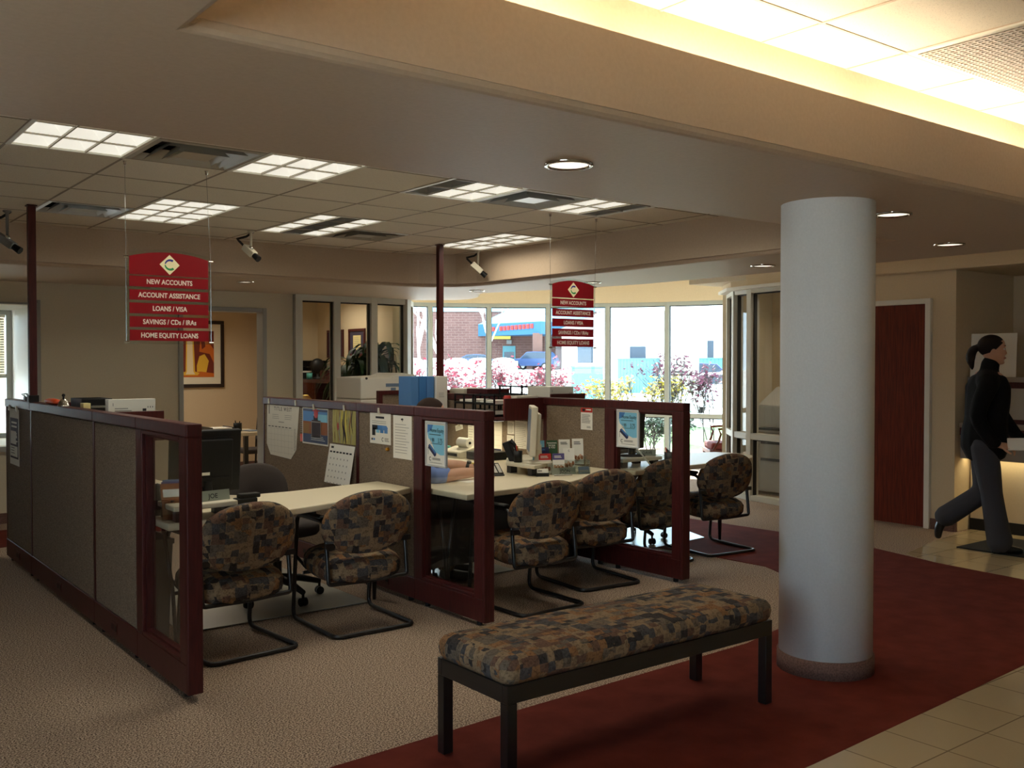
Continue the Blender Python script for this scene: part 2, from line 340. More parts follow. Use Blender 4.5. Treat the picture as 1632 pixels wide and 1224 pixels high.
for i in range(-6, 9):
    for j in range(-4, 6):
        x0 = max(GX + i * GP, -2.6); x1 = min(GX + (i + 1) * GP, 5.9); y0 = max(GY + j * GP, 3.55); y1 = min(GY + (j + 1) * GP, 8.75)
        if x1 - x0 < .02 or y1 - y0 < .02 or (i, j) in fix: continue
        b.box(x0, x1, y0, y1, ZC, ZC + .02)
struct(b.build('ceiling', 'ceiling_tile'))
for i in range(-6, 10):
    x = GX + i * GP
    if -2.6 < x < 5.9: g.box(x - .007, x + .007, 3.55, 8.75, ZC - .002, ZC + .004)
for j in range(-4, 7):
    y = GY + j * GP
    if 3.55 < y < 8.75: g.box(-2.6, 5.9, y - .007, y + .007, ZC - .002, ZC + .0035)
mat('grid_bar', C(150, 136, 116), .7)
struct(g.build('trim_4', 'grid_bar'))
# lobby ceiling grid lines, seen at the top right
g = MB()
for i in range(12): g.box(.9 + i * .6, .915 + i * .6, -3.5, 2.6, ZL - .004, ZL + .01)
for j in range(11): g.box(.6, 7, 2.3 - j * .6, 2.315 - j * .6, ZL - .0035, ZL + .01)
struct(g.build('trim_5', 'plaster'))

# ---- back wall (y = 10.5) with the doorway and the deep window
b = MB()
b.box(-2.6, .95, 10.5, 10.62, 0, ZS).box(2.16, 3.57, 10.5, 10.62, 0, ZS).box(4.53, 4.88, 10.5, 10.62, 0, ZS)
b.box(.95, 2.16, 10.5, 10.62, 0, .75).box(.95, 2.16, 10.5, 10.62, 2.13, ZS).box(3.57, 4.53, 10.5, 10.62, 2.16, ZS)
struct(b.build('wall_back', 'wall_paint'))
struct(MB().box(.83, .95, 10.62, 11.8, .6, 2.3).box(2.16, 2.28, 10.62, 11.8, .6, 2.3).box(.95, 2.16, 10.62, 11.8, .6, .75).box(.95, 2.16, 10.62, 11.8, 2.13, 2.3).build('trim_6', 'white_paint'))
struct(MB().box(2.115, 2.16, 10.44, 10.5, .75, 2.13).box(2.16, 2.185, 10.46, 10.5, .70, 2.18).box(.95, 2.16, 10.44, 10.5, .70, .75).box(.95, 2.185, 10.46, 10.5, 2.13, 2.15).build('trim_7', 'frame_grey'))
wn = struct(MB().box(.95, 1.0, 11.7, 11.78, .75, 2.13).box(2.10, 2.155, 11.7, 11.78, .75, 2.13).box(1.0, 2.10, 11.7, 11.78, .75, .80).box(1.0, 2.10, 11.7, 11.78, 2.08, 2.13).box(1.0, 2.10, 11.7, 11.78, 1.40, 1.44).build('window_1', 'frame_grey'))
MB().box(1.0, 2.10, 11.74, 11.745, .8, 2.08).build('glass_pane', 'glass_win', wn)
# doorway trim
struct(MB().box(3.55, 3.60, 10.47, 10.65, 0, 2.18).box(4.50, 4.55, 10.47, 10.65, 0, 2.18).box(3.60, 4.50, 10.47, 10.65, 2.13, 2.18).build('door_1', 'frame_grey', bevel=.006))
struct(MB().box(-2.6, 3.55, 10.485, 10.5, 0, .1).box(4.55, 4.88, 10.485, 10.5, 0, .1).build('baseboard_back', 'column_base'))
# room behind the doorway and the wedge shaped glazed office
struct(MB().box(2.16, 6.0, 13.9, 14.02, 0, 2.52).build('wall_room', 'wall_tan'))
struct(MB().box(2.2, 6.0, 13.885, 13.9, 0, .1).build('baseboard_room', 'column_base'))
struct(MB().box(2.28, 2.38, 11.8, 13.9, 0, 2.52).build('wall_room', 'wall_tan'))
struct(MB().prism([(4.74, 10.62), (4.88, 10.62), (6.12, 13.5), (5.98, 13.9), (5.88, 13.9)], 0, 2.52).build('wall_divider', 'wall_tan'))
struct(MB().box(6.0, 6.72, 13.3, 13.42, 0, 2.52).build('wall_office', 'wall_tan'))
struct(MB().prism([(6.58, 11.12), (6.70, 11.08), (7.45, 13.6), (6.58, 13.3)], 0, 2.60).build('wall_office', 'wall_tan'))
# glazed front of that office: jamb, mullions, head and sill, then three panes and the rounded end pane
def storefront(name, pts, z1, mw=.075, md=.11, sill=.08, head=.07, transom=None, gl='glass_pane', m='frame_paint'):
    b = MB(); gk = MB(); gs = MB()
    for i, p in enumerate(pts):
        a = pts[max(i - 1, 0)]; c = pts[min(i + 1, len(pts) - 1)]
        d = Vector((c[0] - a[0], c[1] - a[1])).normalized(); M = frame((p[0], p[1], 0), (d.x, d.y, 0), (0, 0, 1))
        b.obox(M, -mw / 2, mw / 2, 0, z1, -md / 2, md / 2)
    for i in range(len(pts) - 1):
        p, q = pts[i], pts[i + 1]; d = Vector((q[0] - p[0], q[1] - p[1])); L = d.length
        M = frame((p[0], p[1], 0), (d.x, d.y, 0), (0, 0, 1))
        b.obox(M, mw / 2, L - mw / 2, 0, sill, -md / 2, md / 2).obox(M, mw / 2, L - mw / 2, z1 - head, z1, -md / 2, md / 2)
        zs = [sill, z1 - head]
        if transom: b.obox(M, mw / 2, L - mw / 2, transom - .035, transom + .035, -md / 2, md / 2); zs = [sill, transom - .035, transom + .035, z1 - head]
        for k in range(0, len(zs), 2):
            gs.obox(M, mw / 2, L - mw / 2, zs[k], zs[k + 1], -.003, .003)
            for x0, x1 in ((mw / 2, mw / 2 + .014), (L - mw / 2 - .014, L - mw / 2)): gk.obox(M, x0, x1, zs[k], zs[k + 1], -.02, .02)
            gk.obox(M, mw / 2, L - mw / 2, zs[k + 1] - .014, zs[k + 1], -.02, .02)
    o = struct(b.build(name, m))
    gs.build('glass_pane', gl, o); gk.build('gasket', 'gasket', o)
    return o
storefront('window_2', [(4.93, 10.5), (5.42, 10.5), (5.92, 10.5), (6.41, 10.53), (6.70, 10.92)], ZS, .085, .12, m='frame_paint')
struct(MB().box(4.88, 6.5, 10.56, 10.62, ZS, 2.6).build('wall_back', 'wall_paint'))
# ---- rotunda: curved window wall
for k in range(8):
    a0 = 5.8 + 11 * k
    storefront('window_%d' % (3 + k), [rp(a0), rp(a0 + 11)], 2.54, .07, .1, .10, .06, .73, gl='glass_win', m='mullion')
b = MB()
for k in range(36):
    a0, a1 = -12 + 3 * k, -9 + 3 * k
    b.prism([rp(a0, RR - .10), rp(a1, RR - .10), rp(a1, RR + .12), rp(a0, RR + .12)], 2.54, ZL)
struct(b.build('wall_rotunda', 'wall_paint'))
b = MB()
for k in range(4): b.prism([rp(-16 + 5.5 * k, RR - .06), rp(-10.5 + 5.5 * k, RR - .06), rp(-10.5 + 5.5 * k, RR + .1), rp(-16 + 5.5 * k, RR + .1)], 0, 2.54)
struct(b.build('wall_rotunda', 'wall_paint'))
struct(MB().prism([rp(93.8), rp(93.8, RR + .12), (6.4, 13.8), (6.5, 13.3)], 0, ZL).build('wall_rotunda', 'wall_paint'))
# ---- right-hand side: door wall, glazed copier office, bulkhead, teller nook
b = MB(); b.box(8.7, 8.84, 4.62, 4.87, 0, 2.42).box(8.7, 8.84, 5.79, 6.02, 0, 2.42).box(8.7, 8.84, 4.87, 5.79, 2.138, 2.42)
struct(b.build('wall_right', 'wall_tan'))
struct(MB().prism([(8.6, -3.6), (9.9, -3.6), (9.9, 4.62), (8.86, 4.62), (8.86, 6.0), (8.6, 6.0)], 2.414, ZL).build('wall_bulkhead', 'wall_tan', bevel=.012))
struct(MB().prism([(8.66, 6.0), (8.83, 7.12), (8.93, 7.44), (9.35, 7.92), (10.2, 8.25), (12.2, 8.3), (12.2, 8.1), (10.2, 8.05), (9.5, 7.8), (9.12, 7.38), (8.97, 6.0)], 2.425, ZL).build('wall_bulkhead', 'wall_tan'))
struct(MB().prism([(8.62, 6.0), (8.78, 7.12), (8.88, 7.46), (9.32, 7.96), (9.5, 7.8), (9.12, 7.38), (9.0, 6.0)], 2.395, 2.43).build('trim_8', 'white_paint'))
dr = struct(MB().box(8.68, 8.72, 4.90, 5.76, .01, 2.115).build('door_2', 'door_wood'))
MB().cyl((8.66, 5.68, 1.0), (8.68, 5.68, 1.0), .03).cyl((8.62, 5.68, 1.0), (8.66, 5.68, 1.0), .012).tube([(8.62, 5.68, 1.0), (8.615, 5.62, 1.0), (8.62, 5.56, 1.0)], .01).build('door_handle', 'steel', dr)
struct(MB().box(8.66, 8.74, 4.845, 4.90, 0, 2.165).box(8.66, 8.74, 5.76, 5.815, 0, 2.165).box(8.66, 8.74, 4.90, 5.76, 2.115, 2.165).build('trim_9', 'white_paint', bevel=.005))
struct(MB().box(8.685, 8.7, 4.62, 4.845, 0, .1).box(8.7, 8.72, 4.6, 4.62, 0, .1).build('baseboard_right', 'column_base'))
storefront('window_12', [(8.76, 6.06), (8.93, 7.12), (9.05, 7.44), (9.45, 7.86)], 2.40, .075, .12, .06, .05, .73)
struct(MB().prism([(10.3, 4.74), (10.42, 4.74), (10.42, 8.1), (10.3, 8.1)], 0, 2.6).build('wall_copier', 'wall_tan'))
struct(MB().box(9.45, 10.42, 7.9, 8.0, 0, 2.6).box(10.3, 12.3, 8.1, 8.2, 0, ZL).build('wall_copier', 'wall_paint'))
struct(MB().box(8.84, 10.42, 4.62, 4.74, 0, 2.6).build('wall_teller', 'wall_tan'))
struct(MB().box(9.8, 9.92, -3.6, 4.62, 0, 2.6).build('wall_teller', 'wall_tan'))
struct(MB().box(8.84, 10.3, 4.74, 8.0, 2.5, 2.6).build('ceiling', 'ceiling_tile'))
# ---- walls behind and beside the camera, with the entrance glazing
b = MB(); b.box(-2.72, -2.6, -3.6, -1.6, 0, ZL).box(-2.72, -2.6, 2.0, 10.62, 0, ZL).box(-2.72, -2.6, -1.6, 2.0, 0, .6).box(-2.72, -2.6, -1.6, 2.0, 2.2, ZL)
struct(b.build('wall_left', 'wall_paint'))
storefront('window_13', [(-2.66, -1.6 + .9 * i) for i in range(5)], 2.2, .06, .1, .6, .05)
b = MB(); b.box(-2.6, 9.9, -3.72, -3.6, 0, ZL)
struct(b.build('wall_front', 'wall_paint'))
# outer walls that close off the plan behind the offices
struct(MB().box(2.16, 6.6, 14.3, 14.42, 0, 2.6).build('wall_outer', 'wall_paint'))
# ---- round column
c = struct(MB().lathe([(0, .085), (.229, .085), (.229, ZS)], (4.28, 2.945, 0), 64).build('wall_column', 'column_paint'))
MB().lathe([(.229, .005), (.238, .005), (.238, .092), (.229, .094)], (4.28, 2.945, 0), 64).build('baseboard', 'column_base', c)

# ================================================================== CEILING FIXTURES
def area(name, loc, sx, sy, watts, col, parent, rot=(0, 0, 0), spread=160):
    d = bpy.data.lights.new(name, 'AREA'); d.shape = 'RECTANGLE'; d.size = sx; d.size_y = sy; d.energy = watts; d.color = col; d.spread = R(spread)
    o = bpy.data.objects.new(name, d); COL.objects.link(o); o.location = loc; o.rotation_euler = rot; o.parent = parent
    return o
def troffer(i, j, nx, ny, label, dead=()):
    x0 = GX + i * GP; y0 = GY + j * GP; t = thing('ceiling_light', label, 'ceiling light', (x0, y0, ZC), 0, 'fluorescent ceiling lights')
    L, W = 2 * GP, GP; fr = .022; x1, y1 = x0 + W, y0 + L
    MB().box(x0, x0 + fr, y0, y1, ZC - .006, ZC + .05).box(x1 - fr, x1, y0, y1, ZC - .006, ZC + .05).box(x0 + fr, x1 - fr, y0, y0 + fr, ZC - .006, ZC + .05).box(x0 + fr, x1 - fr, y1 - fr, y1, ZC - .006, ZC + .05).build('frame', 'white_plastic', t)
    b = MB(); lens_on = MB(); cw = (W - 2 * fr) / nx; ch = (L - 2 * fr) / ny
    for k in range(1, nx): b.box(x0 + fr + k * cw - .004, x0 + fr + k * cw + .004, y0 + fr, y1 - fr, ZC - .004, ZC + .03)
    for k in range(1, ny): b.box(x0 + fr, x1 - fr, y0 + fr + k * ch - .003, y0 + fr + k * ch + .003, ZC - .003, ZC + .03)
    b.build('louver', 'louver', t)
    for k in range(nx):
        for q in range(ny):   # each cell is a shallow dish of lit reflector
            xa, xb, ya, yb = x0 + fr + k * cw, x0 + fr + (k + 1) * cw, y0 + fr + q * ch, y0 + fr + (q + 1) * ch
            lens_on.add([(xa, ya, ZC + .005), (xb, ya, ZC + .005), (xb, yb, ZC + .005), (xa, yb, ZC + .005), (xa + cw * .3, ya + ch * .3, ZC + .04), (xb - cw * .3, ya + ch * .3, ZC + .04), (xb - cw * .3, yb - ch * .3, ZC + .04), (xa + cw * .3, yb - ch * .3, ZC + .04)],
                        [(0, 1, 5, 4), (1, 2, 6, 5), (2, 3, 7, 6), (3, 0, 4, 7), (4, 5, 6, 7)], 1 if k in dead else 0)
    lens_on.build('lens', ['tube_on', 'lens_dead'], t)
    area('lamp', (W / 2, L / 2, -.012), W * .8, L * .85, TROFFER_W, (1.0, .93, .76), t)
troffer(0, -2, 3, 4, 'ceiling light nearest the left edge, its near end behind the soffit')
troffer(2, -2, 3, 4, 'fully lit ceiling light right of the large air vent beside the soffit')
troffer(4, -2, 3, 4, 'ceiling light with one dead strip along its left side', (0,))
troffer(6, -2, 3, 4, 'ceiling light with one dead strip along its right side', (2,))
troffer(2, 2, 3, 4, 'fully lit ceiling light above and behind the left hanging sign')
troffer(4, 2, 3, 4, 'ceiling light with one dead strip down the middle', (1,))
troffer(7, 2, 3, 4, 'fully lit ceiling light between the dark pole and the right bulkhead')
def vent(i, j, label, bright):
    x0, y0 = GX + i * GP, GY + j * GP; x1, y1 = x0 + GP, y0 + GP; t = thing('air_vent', label, 'air vent', (x0, y0, ZC), 0, 'square ceiling air vents')
    def ring(b, d0, z0, d1, z1):
        A = [(x0 + d0, y0 + d0, z0), (x1 - d0, y0 + d0, z0), (x1 - d0, y1 - d0, z0), (x0 + d0, y1 - d0, z0)]
        B = [(x0 + d1, y0 + d1, z1), (x1 - d1, y0 + d1, z1), (x1 - d1, y1 - d1, z1), (x0 + d1, y1 - d1, z1)]
        b.add(A + B, [(k, (k + 1) % 4, 4 + (k + 1) % 4, 4 + k) for k in range(4)])
    m = 'alu' if bright else 'louver'
    b = MB(); ring(b, 0, ZC, .03, ZC - .006); ring(b, .03, ZC - .006, .06, ZC + .03); b.build('frame', m, t)
    b = MB(); ring(b, .045, ZC + .09, .045, ZC + .02); b.box(x0 + .02, x1 - .02, y0 + .02, y1 - .02, ZC + .085, ZC + .09); b.build('duct', 'black_plastic', t)
    for k, (d0, d1) in enumerate(((.08, .135), (.155, .20))):
        b = MB(); ring(b, d0, ZC - .012 - .004 * k, d1, ZC + .045 - .005 * k); b.build('blade', m, t)
    MB().box(x0 + .20, x1 - .20, y0 + .20, y1 - .20, ZC - .006, ZC - .002).build('center_plate', m, t)
vent(1, -1, 'square air vent between the two leftmost ceiling lights, next to the soffit', 0)
vent(1, 3, 'square air vent behind the top of the left dark pole', 1)
vent(5, 3, 'square air vent right of the light with the dead middle strip', 0)
vent(5, -1, 'shiny square air vent between the two half-dead ceiling lights', 1)
def can(x, y, label, r=.1):
    t = thing('downlight', label, 'downlight', (x, y, ZS), 0, 'round recessed downlights')
    MB().lathe([(r, 0), (r, -.008), (r * .86, -.010), (r * .82, -.002)], (x, y, ZS), 32).build('rim', 'chrome', t)
    MB().lathe([(r * .82, -.002), (0.0001, -.0015)], (x, y, ZS), 32).build('reflector', 'can_glow', t)
    d = bpy.data.lights.new('lamp', 'SPOT'); d.energy = CAN_W; d.spot_size = R(95); d.spot_blend = .6; d.color = (1, .86, .62); d.shadow_soft_size = .05
    o = bpy.data.objects.new('lamp', d); COL.objects.link(o); o.location = (0, 0, -.03); o.parent = t
can(2.593, 2.995, 'large downlight in the soffit left of the white column')
can(4.83, 2.92, 'downlight just right of the top of the column')
can(6.346, 3.42, 'downlight at far right above the wooden door')
can(6.51, 5.09, 'downlight left of the column, above the right glass office')
can(6.24, 8.74, 'downlight in the curved soffit right of the rear dark pole', .085)
can(6.52, 7.17, 'downlight beside the top of the right hanging sign', .085)
can(3.77, 9.19, 'downlight above the open doorway in the back wall', .085)
t = thing('return_grille', 'perforated return air grille in the bright lobby ceiling', 'air grille', (3.9, 1.7, ZL))
MB().box(3.9, 5.1, 1.7, 2.295, ZL - .012, ZL - .001).build('frame', 'white_plastic', t, bevel=.004)
b = MB()
for k in range(42): b.box(3.93 + k * .027, 3.941 + k * .027, 1.73, 2.265, ZL - .017, ZL - .012)
for k in range(20): b.box(3.93, 5.07, 1.73 + k * .027, 1.739 + k * .027, ZL - .0165, ZL - .012)
tag(b.build('grille_face', 'teller_grey', t), None)
# cove tubes lying in the trough behind the fascia
for x0, x1, lab in ((.95, 2.4, 'left'), (2.5, 3.95, 'left middle'), (4.05, 5.5, 'right middle'), (5.6, 6.6, 'right')):
    t = thing('cove_light', 'hidden warm tube lying in the ceiling trough, %s of the row' % lab, 'cove light', (x0, 2.50, 2.47), 0, 'cove tubes in the ceiling trough')
    MB().cyl((x0, 2.50, 2.60), (x1, 2.50, 2.60), .019).build('tube', 'cove_tube', t)
    MB().box(x0, x1, 2.485, 2.515, 2.47, 2.582).build('holder', 'white_plastic', t)
for y0, y1, lab in ((3.3, 5.0, 'near'), (5.1, 6.9, 'far')):
    t = thing('cove_light', 'hidden warm tube on top of the right-hand soffit, %s one' % lab, 'cove light', (6.96, y0, 2.47), 0, 'cove tubes in the ceiling trough')
    MB().cyl((6.96, y0, 2.52), (6.96, y1, 2.52), .019).build('tube', 'cove_tube_bay', t)
    MB().box(6.94, 6.98, y0, y1, 2.47, 2.502).build('holder', 'white_plastic', t)
# unseen ceiling lamps added to brighten the two back offices and copier office
def added_room_light(x, y, z, label, watts):
    t = thing('added_office_light', label, 'ceiling light', (x, y, z), 0, 'added office ceiling lights out of view')
    MB().box(x - .3, x + .3, y - .5, y + .5, z - .03, z - .001).build('frame', 'white_plastic', t)
    MB().box(x - .27, x + .27, y - .47, y + .47, z - .034, z - .03).build('lens', 'tube_on', t)
    area('lamp', (0, 0, -.04), .5, .9, watts, (1, .91, .76), t)
added_room_light(4.2, 12.2, 2.52, 'added ceiling light, out of view, in the room behind the doorway', 22)
added_room_light(6.0, 11.9, 2.52, 'added ceiling light, out of view, in the glazed office with the plant', 9)
added_room_light(9.6, 6.3, 2.5, 'added ceiling light, out of view, in the copier office', 12)
# ================================================================== PARTITIONS
PH = 1.275
def solid_panel(x, y0, y1, label, post=True):
    t = thing('partition_panel', label, 'partition', (x, (y0 + y1) / 2, 0), 0, 'fabric cubicle panels')
    MB().box(x - .029, x + .029, y0 + .02, y1 - .02, .165, 1.212).build('fabric_panel', 'fabric', t, bevel=.006)
    MB().box(x - .038, x + .038, y0, y1, 1.215, PH).build('top_cap', 'cherry', t, bevel=.006)
    MB().box(x - .035, x + .035, y0, y1, .03, .165).build('base_raceway', 'cherry', t, bevel=.004)
    for s in (0, 1):
        y = (y0 + .01) if s == 0 else (y1 - .01)
        MB().box(x - .031, x + .031, y - .009, y + .009, .165, 1.215).build('edge_strip', 'cherry', t)
    ym = (y0 + y1) / 2
    b = MB().box(x - .038, x - .035, ym - .055, ym + .055, .065, .125)
    for s in (-.03, .03): b.box(x - .0392, x - .038, ym + s - .018, ym + s + .018, .08, .11, 1)
    b.build('outlet_plate', ['cherry', 'black_plastic'], t)
    MB().cyl((x, y0 + .1, 0), (x, y0 + .1, .03), .018).cyl((x, y1 - .1, 0), (x, y1 - .1, .03), .018).build('glide', 'black_plastic', t)
    return t
def glazed_panel(x, y0, y1, label):
    t = thing('partition_panel', label, 'partition', (x, (y0 + y1) / 2, 0), 0, 'glazed cubicle end panels')
    a, c = y0 + .11, y1 - .09
    MB().box(x - .035, x + .035, y0 + .022, a, .165, 1.215).box(x - .035, x + .035, c, y1, .165, 1.215).box(x - .035, x + .035, a, c, 1.195, 1.215).box(x - .035, x + .035, a, c, .165, .185).build('frame', 'cherry', t, bevel=.004)
    MB().box(x - .004, x + .004, a, c, .185, 1.195).build('glass_pane', 'glass_clear', t)
    MB().box(x - .016, x + .016, a, a + .012, .185, 1.195).box(x - .016, x + .016, c - .012, c, .185, 1.195).box(x - .016, x + .016, a + .012, c - .012, .185, .197).box(x - .016, x + .016, a + .012, c - .012, 1.183, 1.195).build('glazing_bead', 'cherry', t)
    MB().box(x - .038, x + .038, y0, y1, 1.215, PH).build('top_cap', 'cherry', t, bevel=.006)
    MB().box(x - .037, x + .037, y0, y0 + .022, .03, 1.215).build('end_cap', 'cherry', t, bevel=.006)
    MB().box(x - .035, x + .035, y0 + .022, y1, .03, .165).build('base_raceway', 'cherry', t, bevel=.004)
    MB().cyl((x, y0 + .1, 0), (x, y0 + .1, .03), .018).cyl((x, y1 - .1, 0), (x, y1 - .1, .03), .018).build('glide', 'black_plastic', t)
    return t
P1, P2, P3 = 1.562, 3.366, 5.142
glazed_panel(P1, 4.41, 5.17, 'glazed end panel of the left cubicle wall, nearest the camera')
solid_panel(P1, 5.17, 6.0, 'narrow fabric panel right behind the leftmost glazed end panel')
solid_panel(P1, 6.0, 7.68, 'wide fabric panel in the left cubicle wall, second from its far end')
solid_panel(P1, 7.68, 8.58, 'far fabric panel of the left cubicle wall with the dark notice on it')
glazed_panel(P2, 4.59, 5.36, 'glazed end panel of the middle cubicle wall with a poster on its glass')
solid_panel(P2, 5.36, 6.13, 'fabric panel with the blue chart and the narrow white sheet pinned on it')
solid_panel(P2, 6.13, 7.76, 'long fabric panel with the wall calendars clipped to it')
glazed_panel(P3, 4.67, 5.46, 'glazed end panel of the right cubicle wall, behind the bench')
solid_panel(P3, 5.46, 6.2, 'fabric panel with one small red and white flyer, behind the brochures')
solid_panel(P3, 6.2, 7.82, 'fabric panel behind the seated man carrying the lit notes and the shelf')
t = thing('partition_screen', 'small cherry framed fabric screen left of the blue binders', 'partition', (4.9, 8.3, 0))
MB().box(4.74, 4.78, 8.27, 8.33, 0, 1.29).box(5.05, 5.09, 8.27, 8.33, 0, 1.29).box(4.78, 5.05, 8.27, 8.33, 1.25, 1.29).box(4.78, 5.05, 8.27, 8.33, 0, .1).build('frame', 'cherry', t, bevel=.004)
MB().box(4.78, 5.05, 8.285, 8.315, .1, 1.25).build('fabric_panel', 'fabric', t)
# power poles
def pole(x, y, label):
    t = thing('power_pole', label, 'power pole', (x, y, PH))
    MB().box(x - .026, x + .026, y - .026, y + .026, PH, ZC).build('shaft', 'cherry', t, bevel=.003)
    MB().box(x - .034, x + .034, y - .034, y + .034, PH, PH + .05).build('base_sleeve', 'black_plastic', t, bevel=.003)
    MB().box(x - .034, x + .034, y - .034, y + .034, ZC - .012, ZC - .003).build('ceiling_collar', 'cherry', t)
pole(1.545, 7.66, 'dark power pole rising from the left cubicle wall to the ceiling')
pole(5.135, 7.80, 'dark power pole rising behind the blue binders in front of the windows')
# overhead shelves with cherry end panels
def shelf(x0, x1, y0, y1, label, zt=1.272):
    t = thing('overhead_shelf', label, 'shelf', (x0, y0, 1.095), 0, 'shelves hung on the cubicle walls')
    MB().box(x0, x1, y0 + .02, y1 - .02, 1.095, 1.115).build('shelf_board', 'cherry', t)
    MB().box(x0, x1, y0, y0 + .02, 1.095, zt).build('end_panel', 'cherry', t, bevel=.003)
    MB().box(x0, x1, y1 - .02, y1, 1.095, zt).build('end_panel', 'cherry', t, bevel=.003)
    return t
shelf(1.60, 1.90, 5.87, 7.6, 'cherry shelf on the left cubicle wall carrying the white carton')
shelf(4.71, 5.103, 6.21, 7.86, 'cherry shelf beside the seated man carrying black trays and binders')
shelf(5.182, 5.56, 6.2, 7.8, 'cherry shelf on the window side of the right cubicle wall', 1.30)
t = thing('task_light', 'slim lamp glowing under the shelf beside the seated man', 'lamp', (4.9, 7.0, 1.07))
MB().box(4.84, 4.94, 6.5, 7.6, 1.072, 1.094).build('housing', 'dark_plastic', t)
MB().box(4.85, 4.93, 6.52, 7.58, 1.068, 1.072).build('lens', 'tube_on', t)
area('lamp', (0, 0, -.006), .07, 1.0, 3.0, (1, .86, .58), t)

# ================================================================== DESKS
def desk(pts, label, loc, legs, pedestal=None, shade_pts=None):
    t = thing('desk', label, 'desk', loc, 0, 'cream topped cubicle desks')
    MB().prism(pts, .712, .75).build('worktop', 'laminate', t, bevel=.008, segs=3)
    for x, y in legs:
        b = MB(); b.tube([(x - .07, y, .70), (x - .02, y, .35), (x, y, 0)], .011).tube([(x + .07, y, .70), (x + .02, y, .35), (x, y, 0)], .011).box(x - .09, x + .09, y - .03, y + .03, .70, .712)
        b.build('leg', 'black_metal', t)
    if pedestal:
        x0, x1, y0, y1 = pedestal
        p = MB().box(x0, x1, y0, y1, .02, .708).build('pedestal', 'dark_plastic', t, bevel=.004)
        for k in range(3):
            d = MB().box(x0 + .01, x1 - .01, y1, y1 + .018, .05 + k * .215, .255 + k * .215).build('drawer', 'dark_plastic', t, bevel=.003)
            MB().box((x0 + x1) / 2 - .06, (x0 + x1) / 2 + .06, y1 + .018, y1 + .03, .2 + k * .215, .215 + k * .215).build('handle', 'steel', d)
    if shade_pts: MB().prism(shade_pts, .18, .705).build('shade_panel', 'dark_plastic', t)  # dark sheet standing in for the shade under the desk
    return t
desk([(1.60, 4.90), (1.75, 4.91), (2.27, 4.985), (2.75, 5.13), (3.2, 5.33), (3.327, 5.40), (3.327, 5.83), (3.1, 5.78), (2.62, 5.70), (2.32, 5.70), (2.18, 5.85), (2.15, 7.4), (1.60, 7.4)],
     'empty-topped cream desk in the left cubicle with a curved front edge', (2.4, 5.4, 0), [(1.74, 5.2), (3.18, 5.62), (1.74, 7.25), (2.03, 7.25)])
desk([(3.405, 4.88), (3.65, 4.93), (4.39, 5.02), (4.86, 5.26), (5.10, 5.38), (5.10, 7.6), (4.5, 7.6), (4.5, 6.3), (4.35, 6.02), (4.05, 5.86), (3.7, 5.76), (3.405, 5.74)],
     'cream desk in the middle cubicle with the man leaning on it', (4.2, 5.5, 0), [(3.54, 5.3), (4.62, 7.45)], (4.62, 5.04, 5.75, 6.4), [(3.42, 5.46), (4.3, 5.50), (5.05, 5.66), (5.05, 5.68), (4.29, 5.52), (3.42, 5.48)])
desk([(5.182, 5.22), (5.7, 5.23), (6.3, 5.26), (6.7, 5.34), (6.88, 5.48), (6.93, 5.68), (6.86, 5.88), (6.66, 5.99), (6.3, 6.0), (5.95, 6.02), (5.82, 6.2), (5.80, 7.4), (5.182, 7.4)],
     'cream desk with a rounded end in the cubicle nearest the windows', (6, 5.6, 0), [(5.28, 5.7), (6.66, 5.66), (5.7, 7.25)])
# chair mats
def chair_mat(pts, label):
    return tag(MB().prism(pts, .006, .011).build('chair_mat', 'chair_mat', None, loc=(pts[0][0], pts[0][1], 0)), label, 'floor mat', 'vinyl chair mats')
chair_mat([(1.9, 5.55), (3.1, 5.55), (3.1, 6.9), (2.2, 6.9), (1.9, 6.4)], 'pale vinyl mat under the grey task chair of the left cubicle')
chair_mat([(3.45, 5.75), (4.45, 5.75), (4.45, 7.0), (3.45, 7.0)], 'vinyl mat under the seated man')
chair_mat([(5.6, 5.70), (6.62, 5.80), (6.85, 6.35), (6.4, 6.9), (5.5, 6.7)], 'shiny vinyl mat reflecting the windows beside the right cubicle')

